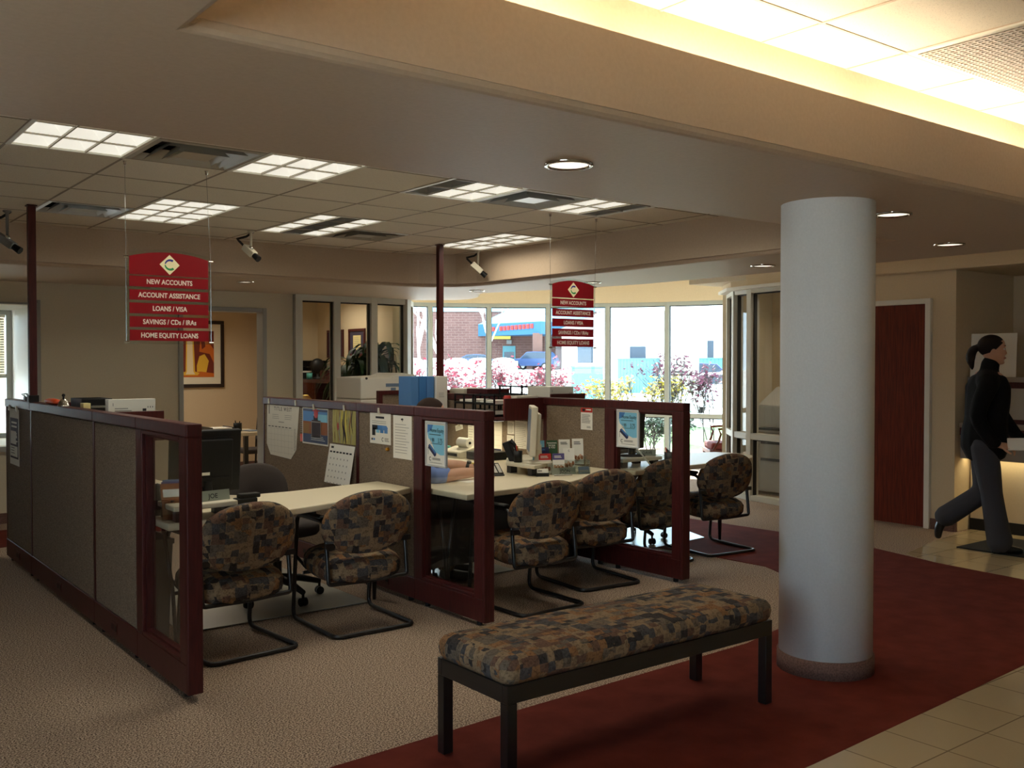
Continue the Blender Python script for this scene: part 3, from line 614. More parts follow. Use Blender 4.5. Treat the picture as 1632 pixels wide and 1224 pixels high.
# ================================================================== GUEST CHAIRS
def se(t, a, b, n):
    c, s = math.cos(t), math.sin(t)
    return a * math.copysign(abs(c) ** (2 / n), c), b * math.copysign(abs(s) ** (2 / n), s)
def pad(outline, M, th, crown, curve=None, mi=0):
    """a cushion: outline in the M plane, crowned both faces, thickness th"""
    b = MB(); rings = []
    for sc, h in ((.0, .5 + crown), (.45, .5 + crown * .9), (.8, .5 + crown * .45), (.94, .44), (1, .22), (1, -.22), (.94, -.44), (.8, -.5), (.0, -.5)):
        r = []
        for x, y in outline:
            X, Y = x * sc, y * sc; z = h * th + (curve(X, Y) if curve else 0)
            r.append(M @ Vector((X, Y, z)))
        rings.append(r)
    return b.loft(rings, mi)
def make_guest_chair(label):
    t = thing('guest_chair', label, 'chair', (0, 0, 0), 0, 'patterned guest chairs at the cubicles')
    N = 40
    # seat, slightly lower at the back
    so = [se(2 * math.pi * i / N, .265, .245, 3.0) for i in range(N)]
    Ms = frame((0, .0, .368), (1, 0, 0), (0, 1, .12))
    pad(so, Ms, .115, .28).build('seat', 'upholstery', t, world=False)
    # backrest: oval, flatter along the bottom, hollowed towards the sitter
    bo = []
    for i in range(N):
        a = 2 * math.pi * i / N
        bo.append(se(a, .29, .21, 2.15) if math.sin(a) > 0 else se(a, .29, .165, 2.5))
    Mb = frame((0, -.235, .615), (1, 0, 0), (0, -.22, 1))
    pad(bo, Mb, .06, .15, lambda X, Y: -.55 * X * X).build('backrest', 'upholstery', t, world=False)
    # one bent tube each side: runner, front leg, arm, rear drop, then under the seat
    def fil(pts, r=.05, n=4):
        out = [Vector(pts[0])]
        for i in range(1, len(pts) - 1):
            p = Vector(pts[i]); a = (Vector(pts[i - 1]) - p); c = (Vector(pts[i + 1]) - p); k = min(r, a.length * .45, c.length * .45)
            s = p + a.normalized() * k; e = p + c.normalized() * k
            for j in range(n + 1):
                u = j / n; out.append(s * (1 - u) ** 2 + p * 2 * u * (1 - u) + e * u * u)
        return out + [Vector(pts[-1])]
    X = .258
    path = [(0, -.205, .288), (X, -.205, .295), (X, -.20, .34), (X, -.165, .645), (X, .20, .655), (X, .265, .02), (X, -.295, .014), (-X, -.295, .014), (-X, .265, .02), (-X, .20, .655), (-X, -.165, .645), (-X, -.20, .34), (-X, -.205, .295), (0, -.205, .288)]
    b = MB().tube(fil(path, .06, 5), .0125, 10, closed=False)
    b.tube([(-X, .12, .312), (X, .12, .312)], .011).tube([(-.15, -.2, .29), (-.15, .13, .312)], .011).tube([(.15, -.2, .29), (.15, .13, .312)], .011)
    for s in (-1, 1): b.tube([(s * X, .225, .40), (s * .2, .2, .32), (s * .15, .12, .312)], .010)
    for s in (-1, 1): b.box(s * .25 - .03, s * .25 + .03, -.215, -.195, .50, .53)
    b.build('frame', 'black_metal', t, world=False)
    for s in (-1, 1):
        MB().loft([[Vector((s * X + .026 * math.cos(q), y, .668 + .014 * math.sin(q))) for q in [2 * math.pi * i / 12 for i in range(12)]] for y in (-.13, -.12, .16, .18)]).build('arm_pad', 'black_plastic', t, world=False)
    return t
gc = make_guest_chair('patterned guest chair just right of the nearest glazed end panel')
gc.location = (2.02, 5.165, 0); gc.rotation_euler = (0, 0, R(6))
dup(gc, (2.79, 5.20, 0), R(0), 'patterned guest chair against the middle cubicle wall, second from left')
dup(gc, (3.90, 4.93, 0), R(2), 'patterned guest chair nearest the bench, with its back to it')
dup(gc, (4.67, 5.19, 0), R(-4), 'patterned guest chair in front of the brochure stand')
dup(gc, (5.53, 5.46, 0), R(0), 'patterned guest chair seen partly through the right glazed end panel')
dup(gc, (6.27, 5.45, 0), R(-6), 'patterned guest chair standing free nearest the white column')

# ================================================================== TASK CHAIRS
def make_task(label):
    t = thing('task_chair', label, 'chair', (0, 0, 0), 0, 'office chairs behind the desks')
    N = 32
    pad([se(2 * math.pi * i / N, .25, .24, 3) for i in range(N)], frame((0, 0, .46), (1, 0, 0), (0, 1, 0)), .08, .2).build('seat', 'grey_fabric', t, world=False)
    pad([se(2 * math.pi * i / N, .235, .215, 2.4) for i in range(N)], frame((0, -.27, .655), (1, 0, 0), (0, -.12, 1)), .06, .15, lambda X, Y: -.5 * X * X).build('backrest', 'grey_fabric', t, world=False)
    MB().tube([(0, -.05, .41), (0, -.25, .42), (0, -.30, .50), (0, -.305, .62)], (.022), 8).build('back_bar', 'black_plastic', t, world=False)
    MB().cyl((0, 0, .12), (0, 0, .25), .03).cyl((0, 0, .25), (0, 0, .40), .018).box(-.1, .1, -.1, .1, .395, .42).build('column', 'black_metal', t, world=False)
    b = MB()
    for k in range(5):
        a = R(72 * k + 20); b.tube([(0, 0, .14), (.15 * math.cos(a), .15 * math.sin(a), .125), (.29 * math.cos(a), .29 * math.sin(a), .085)], [.03, .024, .017], 8)
    b.build('star_base', 'black_plastic', t, world=False)
    for k in range(5):
        a = R(72 * k + 20); x, y = .285 * math.cos(a), .285 * math.sin(a); d = Vector((-math.sin(a), math.cos(a), 0))
        w = MB()
        for s in (-1, 1): w.cyl(Vector((x, y, .0265)) + d * s * .008, Vector((x, y, .0265)) + d * s * .022, .0265)
        w.cyl((x, y, .0265), (x, y, .085), .009); w.build('caster', 'black_plastic', t, world=False)
    for s in (-1, 1): MB().tube([(s * .2, 0, .43), (s * .29, 0, .46), (s * .29, 0, .60)], .014).obox(frame((s * .29, 0, .62), (1, 0, 0), (0, 1, 0)), -.03, .03, -.13, .11, -.012, .012).build('armrest', 'black_plastic', t, world=False)
    return t
tk = make_task('grey task chair behind the left desk')
tk.location = (2.66, 5.98, .011); tk.rotation_euler = (0, 0, R(188))
dup(tk, (3.76, 6.10, .011), R(-108), 'task chair the man in the blue shirt sits on')
dup(tk, (6.05, 6.12, .011), R(168), 'task chair behind the rounded desk by the windows')

# ================================================================== BENCH
t = thing('bench', 'long backless bench with patterned cushion standing in front of the column', 'bench', (2.87, 3.0, 0))
bx0, bx1, by0, by1 = 2.115, 3.63, 2.775, 3.235
for x in (bx0, bx1 - .045):
    for y in (by0, by1 - .045): MB().box(x, x + .045, y, y + .045, .006, .318).build('leg', 'black_metal', t, bevel=.003)
MB().box(bx0, bx1, by0, by0 + .03, .318, .386).box(bx0, bx1, by1 - .03, by1, .318, .386).box(bx0, bx0 + .03, by0 + .03, by1 - .03, .318, .386).box(bx1 - .03, bx1, by0 + .03, by1 - .03, .318, .386).build('rail', 'black_metal', t, bevel=.003)
N = 96
def rrect(a, b, r, n):
    out = []
    for cx, cy, a0 in ((a - r, b - r, 0), (-a + r, b - r, 90), (-a + r, -b + r, 180), (a - r, -b + r, 270)): out += arc(cx, cy, r, a0, a0 + 90, n)
    return out
hx, hy = (bx1 - bx0) / 2 + .006, (by1 - by0) / 2 + .006; rings = []
for ins, z in ((.012, .386), (.0, .405), (-.004, .43), (.0, .455), (.012, .472), (.035, .482), (.08, .4875), (.14, .490), (.2, .491)):
    rings.append([Vector((2.8725 + x, 3.005 + y, z)) for x, y in rrect(hx - ins, hy - ins, max(.045 - ins * .3, .012), 7)])
MB().loft(rings).build('cushion', 'upholstery', t)

# ================================================================== HANGING SIGNS
def hanging_sign(x0, x1, y, label, hooks):
    t = thing('hanging_sign', label, 'sign', ((x0 + x1) / 2, y, 1.66), 0, 'red hanging department signs')
    W = x1 - x0; M = frame((x0, y, 0), (1, 0, 0), (0, 0, 1))
    def arch(z0, z1, zc, a, b, n=16):
        return [(a, z0), (b, z0)] + [(b + (a - b) * i / n, z1 + (zc - z1) * (1 - (2 * i / n - 1) ** 2)) for i in range(n + 1)]
    MB().prism(arch(1.664, 2.178, 2.208, -.008, W + .008), -.006, 0, 0, M).build('acrylic_back', 'acrylic', t)
    b = MB().prism(arch(2.058, 2.160, 2.192, .005, W - .005), .001, .006, 0, M)
    cx, cz = W / 2, 2.122
    for q in (b,):
        q.poly(M, [(cx - .058, cz), (cx, cz - .058), (cx + .058, cz), (cx, cz + .058)], 1, 11)
        def swoosh(a0, a1, mi):
            n = 14; O = []; I = []
            for i in range(n + 1):
                u = i / n; a = R(a0 + (a1 - a0) * u); th = .004 + .009 * math.sin(math.pi * (.15 + .85 * u) / 2) if True else 0
                O.append((cx + .004 + .033 * math.cos(a), cz + .033 * math.sin(a))); I.append((cx + .004 + (.033 - th) * math.cos(a), cz + (.033 - th) * math.sin(a)))
            q.poly(M, O + I[::-1], mi, 12)
        swoosh(172, 55, 2); swoosh(182, 312, 3)
    b.build('header_slat', ['sign_red', 'sign_diamond', 'logo_blue', 'logo_green'], t)
    rows = [(1.99, 2.050, 'NEW ACCOUNTS'), (1.914, 1.973, 'ACCOUNT ASSISTANCE'), (1.837, 1.898, 'LOANS / VISA'), (1.76, 1.821, 'SAVINGS / CDs / IRAs'), (1.683, 1.744, 'HOME EQUITY LOANS')]
    for z0, z1, s in rows:
        b = MB().obox(M, .005, W - .005, z0, z1, .001, .006, 0); b.text(frame((x0, y, 0), (1, 0, 0), (0, 0, 1)) @ Matrix.Translation((W / 2, (z0 + z1) / 2 - .001, .006)), s, .039, 1, 1, 'CENTER', .0009, .84)
        b.build('name_slat', ['sign_red', 'sign_text'], t)
    for x in (x0 - .012, x1 + .012):
        MB().cyl((x, y, 1.668), (x, y, 2.155), .0022, n=6).build('side_rod', 'steel', t)
        for z in (2.155, 1.675): MB().cyl((x - .013, y - .004, z), (x + .013, y - .004, z), .0055, n=10).build('standoff', 'chrome', t)
    for x, h in ((x0 - .012, hooks[0]), (x1 + .012, hooks[1])):
        MB().tube([(x, y, 2.16), (h, y, ZC - .02)], .0014, 6).build('cable', 'steel', t)
        MB().lathe([(.001, -.024), (.008, -.02), (.008, -.002), (.012, -.0015)], (h, y, ZC), 12).build('ceiling_hook', 'steel', t)
hanging_sign(1.645, 2.108, 5.69, 'red hanging sign on the left, before the framed canyon picture', (1.632, 2.098))
hanging_sign(4.765, 5.196, 5.70, 'red hanging sign on the right, before the bright windows', (4.751, 5.222))

# ================================================================== CCTV CAMERAS
def cctv(x, y, label, aim, body, drop=.14, long=.13, arc_side=-1):
    t = thing('security_camera', label, 'camera', (x, y, ZC), 0, 'ceiling security cameras')
    MB().lathe([(.03, -.001), (.03, -.01), (.012, -.02), (.010, -drop), (.001, -drop)], (x, y, ZC), 16).build('mount', body, t)
    MB().ball((x, y, ZC - drop - .01), .02).build('swivel', 'chrome', t)
    d = Vector(aim).normalized(); c = Vector((x, y, ZC - drop - .045)); r = d.cross(Vector((0, 0, 1))).normalized(); u = r.cross(d)
    M = Matrix(((r.x, u.x, -d.x, c.x), (r.y, u.y, -d.y, c.y), (r.z, u.z, -d.z, c.z), (0, 0, 0, 1)))
    MB().obox(M, -.034, .034, -.028, .028, -long * .35, long * .65).build('body', body, t, bevel=.006)
    MB().cyl(M @ Vector((0, 0, -long * .35)), M @ Vector((0, 0, -long * .35 - .06)), .024, .028).build('lens', 'black_plastic', t)
    e = M @ Vector((0, 0, long * .65)); s = Vector((.79, -.61, 0)) * arc_side
    MB().tube([Vector((x + .025, y, ZC - .005)), Vector((x, y, ZC - .05)) + s * .04, Vector((x, y, ZC - .07)) + s * .12, (e + Vector((0, 0, .05))) + s * .05, e], .010, 8).build('cable', 'black_plastic', t)
cctv(3.335, 8.0, 'cream security camera hanging at the corner of the light with the dead middle', (.35, -.75, -.62), 'cream_plastic')
cctv(5.74, 8.02, 'cream security camera hanging right of the rear dark pole', (.62, -.35, -.62), 'cream_plastic')
cctv(1.46, 8.05, 'dark security camera left of the left power pole', (.62, -.55, -.55), 'grey_plastic', .19, .17)
# ================================================================== PAPERS ON THE CUBICLE WALLS
def onwall(x, yl, z0): return frame((x, yl, z0), (0, -1, 0), (0, 0, 1))
def clips(t, M, spots, m='cream_plastic'):
    for x, y in spots:
        b = MB().obox(M, x - .011, x + .011, y - .016, y + .006, .002, .012).obox(M, x - .007, x + .007, y + .006, y + .026, .0, .014); b.build('clip', m, t)
def sheet(name, label, cat, M, w, h, mats, draw, cl=(), group='papers pinned to the cubicle walls', pts=None, th=.0015):
    o = M @ Vector((w / 2, 0, 0)); t = thing(name, label, cat, tuple(o), 0, group)
    b = MB()
    if pts: b.prism(pts, -th, 0, 0, M)
    else: b.obox(M, 0, w, 0, h, -th, 0)
    draw(b, M, w, h); b.build('sheet', mats, t); clips(t, M, cl); return t
def lines(b, M, x0, x1, y0, y1, n, mi, th=.004, seed=1, k=1):
    rg = random.Random(seed)
    for i in range(n):
        y = y1 - (y1 - y0) * (i + .5) / n; b.quad(M, x0, x0 + (x1 - x0) * rg.uniform(.72, 1), y - th / 2, y + th / 2, mi, k)
X1, X2, X3 = P1 - .029 - .003, P2 - .029 - .003, P3 - .029 - .003
# dark notice on the left wall
def d1(b, M, w, h):
    b.quad(M, .02, w - .02, .05, h - .07, 1); lines(b, M, .07, w - .07, h - .15, h - .09, 2, 0, .014, 2, 2); lines(b, M, .04, w - .04, .16, h - .17, 10, 0, .010, 3, 2); b.quad(M, .03, w - .05, .065, .145, 0, 2); lines(b, M, .05, w - .12, .08, .14, 3, 1, .005, 4, 3)
sheet('notice', 'dark notice with pale lines clipped to the far left panel', 'notice', onwall(X1, 8.42, .775), .34, .43, ['paper_grey', 'tex_dark'], d1, [(.03, .43), (.30, .43)])
# large blotter calendar
def d2(b, M, w, h):
    b.text(M @ Matrix.Translation((w / 2 + .0, h - .055, 0)), 'T I T L E   W E S T', .042, 1, 1, 'CENTER', .0007)
    for q in (0, 1): lines(b, M, .10 + q * .24, .24 + q * .24, h - .14, h - .095, 3, 2, .003, 5 + q)
    lines(b, M, .22, .36, h - .17, h - .15, 1, 2, .006)
    for k in range(7): b.quad(M, .02 + k * .066, .065 + k * .066, h - .203, h - .197, 1, 1)
    for k in range(5): b.quad(M, .01, w - .12, h - .215 - k * .048, h - .214 - k * .048, 2, 1)
    for k in range(8): b.quad(M, .01 + k * .066, .0112 + k * .066, h - .42, h - .21, 2, 1)
    lines(b, M, w - .10, w - .06, .07, h - .2, 16, 2, .004, 9)
    b.quad(M, .03, .05, h - .10, h - .03, 2, 1)
sheet('blotter_calendar', 'large white blotter calendar with cut lower corners', 'calendar', onwall(X2, 7.675, .79), .61, .448, ['paper_grey', 'ink', 'paper_line'], d2, [(.05, .448), (.56, .448)], pts=[(0, .448), (-.015, .10), (.06, .012), (.45, 0), (.55, .08), (.61, .448)])
# picture calendar with desert scene
def d3(b, M, w, h):
    b.quad(M, .012, w - .008, .012, h - .012, 1); b.quad(M, .015, w - .012, h * .62, h - .03, 2, 2); b.quad(M, w * .45, w - .012, h * .62, h - .05, 3, 3)
    b.quad(M, .015, w - .012, h * .28, h * .62, 4, 2); b.quad(M, .015, .12, h * .28, h * .56, 7, 3); b.quad(M, w * .38, w * .72, h * .2, h * .66, 5, 4)
    for x in (.37, .72): b.quad(M, w * x, w * x + .008, h * .2, h * .66, 6, 6)
    b.quad(M, w * .38, w * .72, h * .60, h * .63, 6, 5); b.quad(M, w * .45, w * .62, h * .66, h * .78, 5, 4); b.disc(M, w * .55, h * .84, .035, 8, 5); b.quad(M, w * .42, w * .68, h * .9, h * .925, 8, 5)
    lines(b, M, w * .35, w * .9, .03, .07, 3, 0, .003, 11, 4)
sheet('picture_calendar', 'blue and brown picture calendar with a red disc at its top', 'calendar', onwall(X2, 7.01, .935), .435, .283, ['paper', 'navy', 'mid_blue', 'sky_blue', 'rust', 'tex_dark', 'paper_line', 'tex_brown', 'red'], d3, [(.21, .283)])
def d3b(b, M, w, h): lines(b, M, .004, w - .004, .07, h, 12, 1, .006, 4); b.quad(M, 0, w, 0, .06, 2, 1)
sheet('paper_strip', 'narrow strip with a red lower end left of the desert picture', 'paper', onwall(X2 + .0016, 7.055, .945), .05, .26, ['fabric', 'paper_line', 'orange'], d3b)
# yellow marbled picture and the calendar page under it
def d4(b, M, w, h):
    rg = random.Random(4)
    for i in range(30):
        x = w * (i % 15 + rg.random()) / 15; wd = w * rg.uniform(.012, .045); n = 7; y0 = rg.choice([0, 0, h * .3]); y1 = rg.choice([h, h, h * .7]); ph = rg.uniform(0, 6)
        X_ = [min(max(x + .012 * math.sin(ph + k * .9), wd), w - wd) for k in range(n)]; Y_ = [y0 + (y1 - y0) * k / (n - 1) for k in range(n)]
        b.poly(M, [(X_[k] - wd * math.sin(math.pi * (k + .4) / n), Y_[k]) for k in range(n)] + [(X_[k] + wd * math.sin(math.pi * (k + .4) / n), Y_[k]) for k in range(n - 1, -1, -1)], rg.choice([1, 2, 2, 3, 0, 4, 2, 6]), 1 + i * .3)
    b.disc(M, w * .27, h * .48, .012, 5, 12, 10, .03)
sheet('marbled_picture', 'yellow and olive marbled calendar picture above a month page', 'calendar', onwall(X2, 6.50, .972), .35, .255, ['tex_olive', 'yellow', 'tex_olive', 'paper_line', 'tex_brown', 'red', 'tex_dark'], d4, [(.19, .255)])
def d5(b, M, w, h):
    b.quad(M, .03, .07, h - .03, h - .015, 1); 
    for k in range(7): b.quad(M, .02 + k * .05, .055 + k * .05, h - .062, h - .05, 1)
    for r in range(5):
        for k in range(6): b.quad(M, .04 + k * .052, .052 + k * .052, h - .11 - r * .045, h - .098 - r * .045, 2)
Mc = onwall(X2, 6.545, .675); Mc = frame((X2 - .05, 6.545, .68), (0, -1, 0), (.05 / .285, 0, 1))
sheet('calendar_page', 'white month page jutting out below the yellow picture', 'calendar', Mc, .385, .285, ['paper', 'ink', 'paper_line'], d5)
def d6(b, M, w, h):
    lines(b, M, w * .28, w * .72, h - .05, h - .03, 1, 1, .014, 6); lines(b, M, .03, w - .05, h - .085, h - .06, 2, 2, .003, 6)
    b.quad(M, .03, .115, h - .125, h - .093, 1); b.poly(M, [(.105, h - .125), (.225, h - .125), (.245, h - .109), (.225, h - .093), (.105, h - .093)], 3, 2); b.poly(M, [(.17, h - .125), (.225, h - .125), (.245, h - .109), (.225, h - .093), (.17, h - .093)], 4, 3)
    for k, m in enumerate((1, 5, 3, 4)): b.quad(M, .03 + k * .055, .075 + k * .055, .075 - (.02 if k == 0 else 0), .108, m)
    b.quad(M, .02, .04, .022, .036, 1); b.quad(M, .045, .07, .022, .036, 4); M2 = M
    b.disc(M, .175, .032, .014, 1, 1); b.disc(M, .178, .032, .010, 0, 2); b.quad(M, .185, .195, .026, .038, 0, 3); lines(b, M, .20, .265, .018, .045, 3, 2, .005, 7)
sheet('process_chart', 'white sheet with a blue arrow chart clipped to the middle wall', 'chart', onwall(X2, 5.945, 1.005), .28, .22, ['paper', 'ink', 'paper_line', 'mid_blue', 'binder_blue', 'sky_blue'], d6, [(.135, .22)])
sheet('typed_sheet', 'tall white typed sheet right of the blue arrow chart', 'paper', onwall(X2, 5.632, .925), .232, .285, ['paper', 'paper_line', 'ink'], lambda b, M, w, h: (lines(b, M, .025, w - .03, .03, h - .05, 11, 1, .003, 8), b.quad(M, .10, .13, h - .03, h - .02, 2), b.quad(M, .115, .12, h - .04, h - .015, 2)))
MB().cyl((X2 + .003, 5.70, .976), (X2 - .008, 5.70, .976), .013).ball((X2 - .01, 5.70, .976), .011).build('push_pin', 'brass', None, loc=(X2, 5.70, .976))
tag(bpy.data.objects['push_pin'], 'orange push pin below the blue arrow chart', 'push pin')
def d7(b, M, w, h):
    b.quad(M, 0, w, h - .036, h, 1); b.quad(M, .02, .05, h - .03, h - .008, 3, 2); b.quad(M, .06, .12, h - .02, h - .01, 0, 2); lines(b, M, .012, w - .015, .05, h - .05, 11, 2, .003, 12); lines(b, M, .07, w - .01, .012, .03, 2, 2, .005, 3)
sheet('flyer', 'small white flyer with a red and black top band', 'flyer', onwall(X3, 5.752, 1.035), .135, .172, ['paper', 'red', 'paper_line', 'ink'], d7)
# lit notes under the shelf
Mn = frame((X3 - .004, 7.49, .925), (0, -1, .25), (0, .25, 1))
sheet('clipped_note', 'tilted small note clipped above the adding machine', 'note', Mn, .12, .05, ['paper', 'paper_line'], lambda b, M, w, h: lines(b, M, .01, w - .02, .01, h - .01, 3, 1, .003), [(.07, .05)])
def d8(b, M, w, h):
    for r in range(4):
        for c in range(2): b.quad(M, w - .16 + c * .07, w - .105 + c * .07, h - .08 - r * .05, h - .04 - r * .05, [1, 2, 3, 4, 5, 1, 2, 4][(r * 2 + c)])
    b.quad(M, w - .085, w - .03, h - .19, h - .14, 6, 3); lines(b, M, .01, w - .18, .03, h - .03, 8, 7, .004)
sheet('photo_sheet', 'lit sheet of small portrait pictures with a pink note', 'paper', onwall(X3, 7.30, .775), .26, .245, ['paper', 'navy', 'orange', 'tex_dark', 'rust', 'red', 'pink', 'paper_line'], d8)
sheet('wall_planner', 'lit white planner with a dark bottom strip on the right cubicle wall', 'calendar', onwall(X3, 7.035, .775), .25, .27, ['paper', 'navy', 'paper_line'], lambda b, M, w, h: (b.quad(M, .02, w - .01, .008, .03, 1), [b.quad(M, .02, w - .02, .06 + k * .045, .061 + k * .045, 2) for k in range(4)]))
sheet('list_sheet', 'short typed list directly under the front of the shelf', 'paper', onwall(X3, 6.705, .945), .095, .112, ['paper', 'paper_line'], lambda b, M, w, h: lines(b, M, .008, w - .01, .01, h - .01, 9, 1, .003))
sheet('list_sheet', 'long narrow list hanging lower, left of the black phone', 'paper', onwall(X3 - .002, 6.71, .755), .10, .18, ['paper', 'paper_line'], lambda b, M, w, h: lines(b, M, .01, w - .01, .01, h - .01, 12, 1, .003))
sheet('list_sheet', 'broad typed list directly behind the cream monitor', 'paper', onwall(X3, 6.60, .83), .17, .235, ['paper', 'paper_line'], lambda b, M, w, h: lines(b, M, .01, w - .01, .01, h - .01, 14, 1, .003))
# home equity posters hung on the end glass
def equity(x, yl, z0, w, h, label):
    M = onwall(x, yl, z0); t = thing('poster_frame', label, 'poster', (x, yl - w / 2, z0), 0, 'home equity posters hung on the end panels')
    f = .014
    b = MB()
    for a in ((0, w, 0, f), (0, w, h - f, h), (0, f, f, h - f), (w - f, w, f, h - f)): b.obox(M, a[0], a[1], a[2], a[3], -.018, 0)
    b.build('frame', 'alu', t, bevel=.003)
    P = MB().obox(M, f, w - f, f, h - f, -.016, -.006); M2 = M @ Matrix.Translation((0, 0, -.006))
    P.poly(M2, [(f + .01, h - f - .008), (w - f - .008, h - f - .008), (w - f - .008, h * .28), (w * .72, h * .27), (w * .45, h * .34), (w * .30, h * .55), (w * .14, h * .62), (f + .008, h * .72)], 1, 1)
    P.poly(M2, [(f + .01, h - f - .008), (w * .38, h - f - .008), (w * .28, h * .80), (f + .008, h * .74)], 2, 2)
    P.text(M2 @ Matrix.Translation((w * .56, h * .80, 0)), 'Home Equity', .034, 3, 3, 'CENTER', .0004, .85)
    lines(P, M2, w * .2, w * .9, h * .69, h * .73, 1, 3, .004, 3, 3)
    P.text(M2 @ Matrix.Translation((w * .33, h * .575, 0)), '1.99', .042, 3, 3, 'CENTER', .0003, .7); P.text(M2 @ Matrix.Translation((w * .72, h * .575, 0)), '3.75', .042, 3, 3, 'CENTER', .0003, .75)
    lines(P, M2, w * .25, w * .88, h * .50, h * .52, 1, 3, .003, 5, 3)
    q = M2 @ Matrix.Translation((w * .34, h * .36, 0)) @ Matrix.Rotation(R(-35), 4, 'Z')
    P.poly(q, [(-.045, -.016), (.045, -.016), (.052, 0), (.045, .016), (-.045, .016), (-.052, 0)], 4, 4); P.poly(q, [(-.04, .004), (.04, .004), (.042, .014), (-.042, .014)], 2, 5)
    P.quad(M2, w * .13, w * .145, h * .26, h * .42, 3, 4)
    P.disc(M2, w * .24, h * .17, .013, 3, 3); P.disc(M2, w * .25, h * .17, .009, 0, 4); P.quad(M2, w * .27, w * .32, h * .15, h * .19, 0, 5)
    lines(P, M2, w * .34, w * .75, h * .15, h * .2, 2, 5, .005, 6, 3); lines(P, M2, w * .2, w * .85, h * .08, h * .10, 1, 5, .003, 6, 3)
    P.build('poster', ['paper', 'sky_blue', 'mid_blue', 'ink', 'navy', 'paper_line'], t)
    return t
equity(P2 - .036, 5.235, .905, .235, .285, 'silver framed Home Equity poster on the middle wall end panel')
equity(P3 - .036, 5.345, .925, .235, .285, 'silver framed Home Equity poster on the right wall end panel')

# ================================================================== THINGS ON DESKS, SHELVES AND CAPS
def single(name, b, mats, loc, label, cat, group=None, bevel=0): return tag(b.build(name, mats, None, bevel, loc=loc), label, cat, group)
def riser(pts, z, label, legs, h=.75):
    cx = sum(p[0] for p in pts) / len(pts); cy = sum(p[1] for p in pts) / len(pts)
    t = thing('monitor_riser', label, 'monitor stand', (cx, cy, h), 0, 'cream monitor risers on the desks')
    MB().prism(pts, z - .028, z).build('top', 'cream_plastic', t, bevel=.006)
    for x, y in legs: MB().box(x - .03, x + .03, y - .025, y + .025, h, z - .028).build('leg', 'dark_plastic', t, bevel=.004)
def nameplate(M, s, w, h, label):
    o = M @ Vector((w / 2, 0, 0)); t = thing('nameplate', label, 'nameplate', tuple(o), 0, 'desk nameplates')
    b = MB().obox(M, 0, w, 0, h, -.006, 0)
    for k in (0, 1): b.obox(M, w * (.2 + .6 * k) - .015, w * (.2 + .6 * k) + .015, 0, .01, -.05, -.006)
    b.text(M @ Matrix.Translation((w * .55, h * .45, 0)), s, h * .62, 1, 1, 'CENTER', .0004); b.build('plate', ['nameplate', 'ink'], t)
def monitor(M, w, h, body, screen, label, standz, back_logo=False, tilt=0):
    """M: screen centre, facing along M's z; standz: surface the foot rests on"""
    o = M @ Vector((0, 0, -.05)); t = thing('monitor', label, 'monitor', (o.x, o.y, standz))
    MB().obox(M, -w / 2, w / 2, -h / 2, h / 2, -.045, 0).obox(M, -w * .36, w * .36, -h * .36, h * .36, -.075, -.045).build('case', body, t, bevel=.008)
    MB().obox(M, -w / 2 + .022, w / 2 - .022, -h / 2 + .03, h / 2 - .022, -.002, .0015).build('screen', screen, t)
    p = M @ Vector((0, -h * .3, -.07)); q = Vector((p.x, p.y, standz + .012))
    MB().cyl(q, p, .03, .025).build('neck', body, t)
    MB().lathe([(.001, .0), (.105, 0), (.105, .008), (.09, .014), (.001, .016)], (p.x, p.y, standz), 28).build('foot', body, t)
    if back_logo:
        MB().obox(M, -.01, .055, -.075, -.058, -.0785, -.075).build('logo_badge', 'white_plastic', t)
        MB().obox(M, -w * .3, w * .3, -.14, -.09, -.08, -.075).obox(M, -.135, -.095, -.135, -.11, -.083, -.08).build('port_panel', 'black_plastic', t)
        MB().obox(M, -w * .38, w * .40, h * .38, h * .385, -.0465, -.045).build('vent_slot', 'dark_plastic', t)
# --- left desk
riser([(1.625, 4.885), (1.975, 4.925), (1.98, 5.16), (1.63, 5.16)], .835, 'cream riser by the left end panel with the first nameplate', [(1.67, 4.93), (1.935, 4.96), (1.94, 5.12), (1.67, 5.12)])
nameplate(frame((1.745, 4.955, .835), (1, .17, 0), (-.03, .17, 1)), 'JOE', .215, .055, 'nameplate reading JOE on the left riser')
monitor(frame((2.06, 5.66, .98), (-1, 0, 0), (0, -.08, 1)), .42, .37, 'black_plastic', 'black_plastic', 'black monitor seen from behind in the left cubicle', .75, True)
MB().box(2.08, 2.2, 5.2, 5.27, .75, .80).box(2.1, 2.22, 5.205, 5.265, .80, .825).build('stapler', 'black_plastic', None, .006, loc=(2.1, 5.23, .75)); tag(bpy.data.objects['stapler'], 'black stapler beside the riser with the JOE nameplate', 'stapler')
t = thing('desk_phone', 'small black and white phone base at the left end of the riser', 'phone', (1.69, 5.06, .835))
MB().box(1.655, 1.735, 5.02, 5.12, .835, .85).build('base', 'black_plastic', t, .004); MB().box(1.665, 1.71, 5.03, 5.07, .85, .89).build('handset', 'white_plastic', t, .006)
single('cable', MB().tube([(1.68, 5.11, .845), (1.66, 5.2, .80), (1.66, 5.32, .79), (1.75, 5.45, .86), (1.95, 5.6, .87)], .004, 6), 'black_plastic', (1.68, 5.2, .75), 'black cable looping from the phone base to the black monitor', 'cable')
t = thing('brochure_holder', 'clear holder of brochures behind the left glazed end panel', 'brochure holder', (1.64, 5.02, .75))
Mh = frame((1.61, 5.0, .752), (.55, -.12, 0), (0, .25, 1))
MB().obox(Mh, -.005, .115, 0, .10, -.004, 0).obox(Mh, -.005, .115, 0, .17, -.055, -.051).obox(Mh, -.005, .115, 0, .004, -.051, -.004).build('pocket', 'acrylic', t)
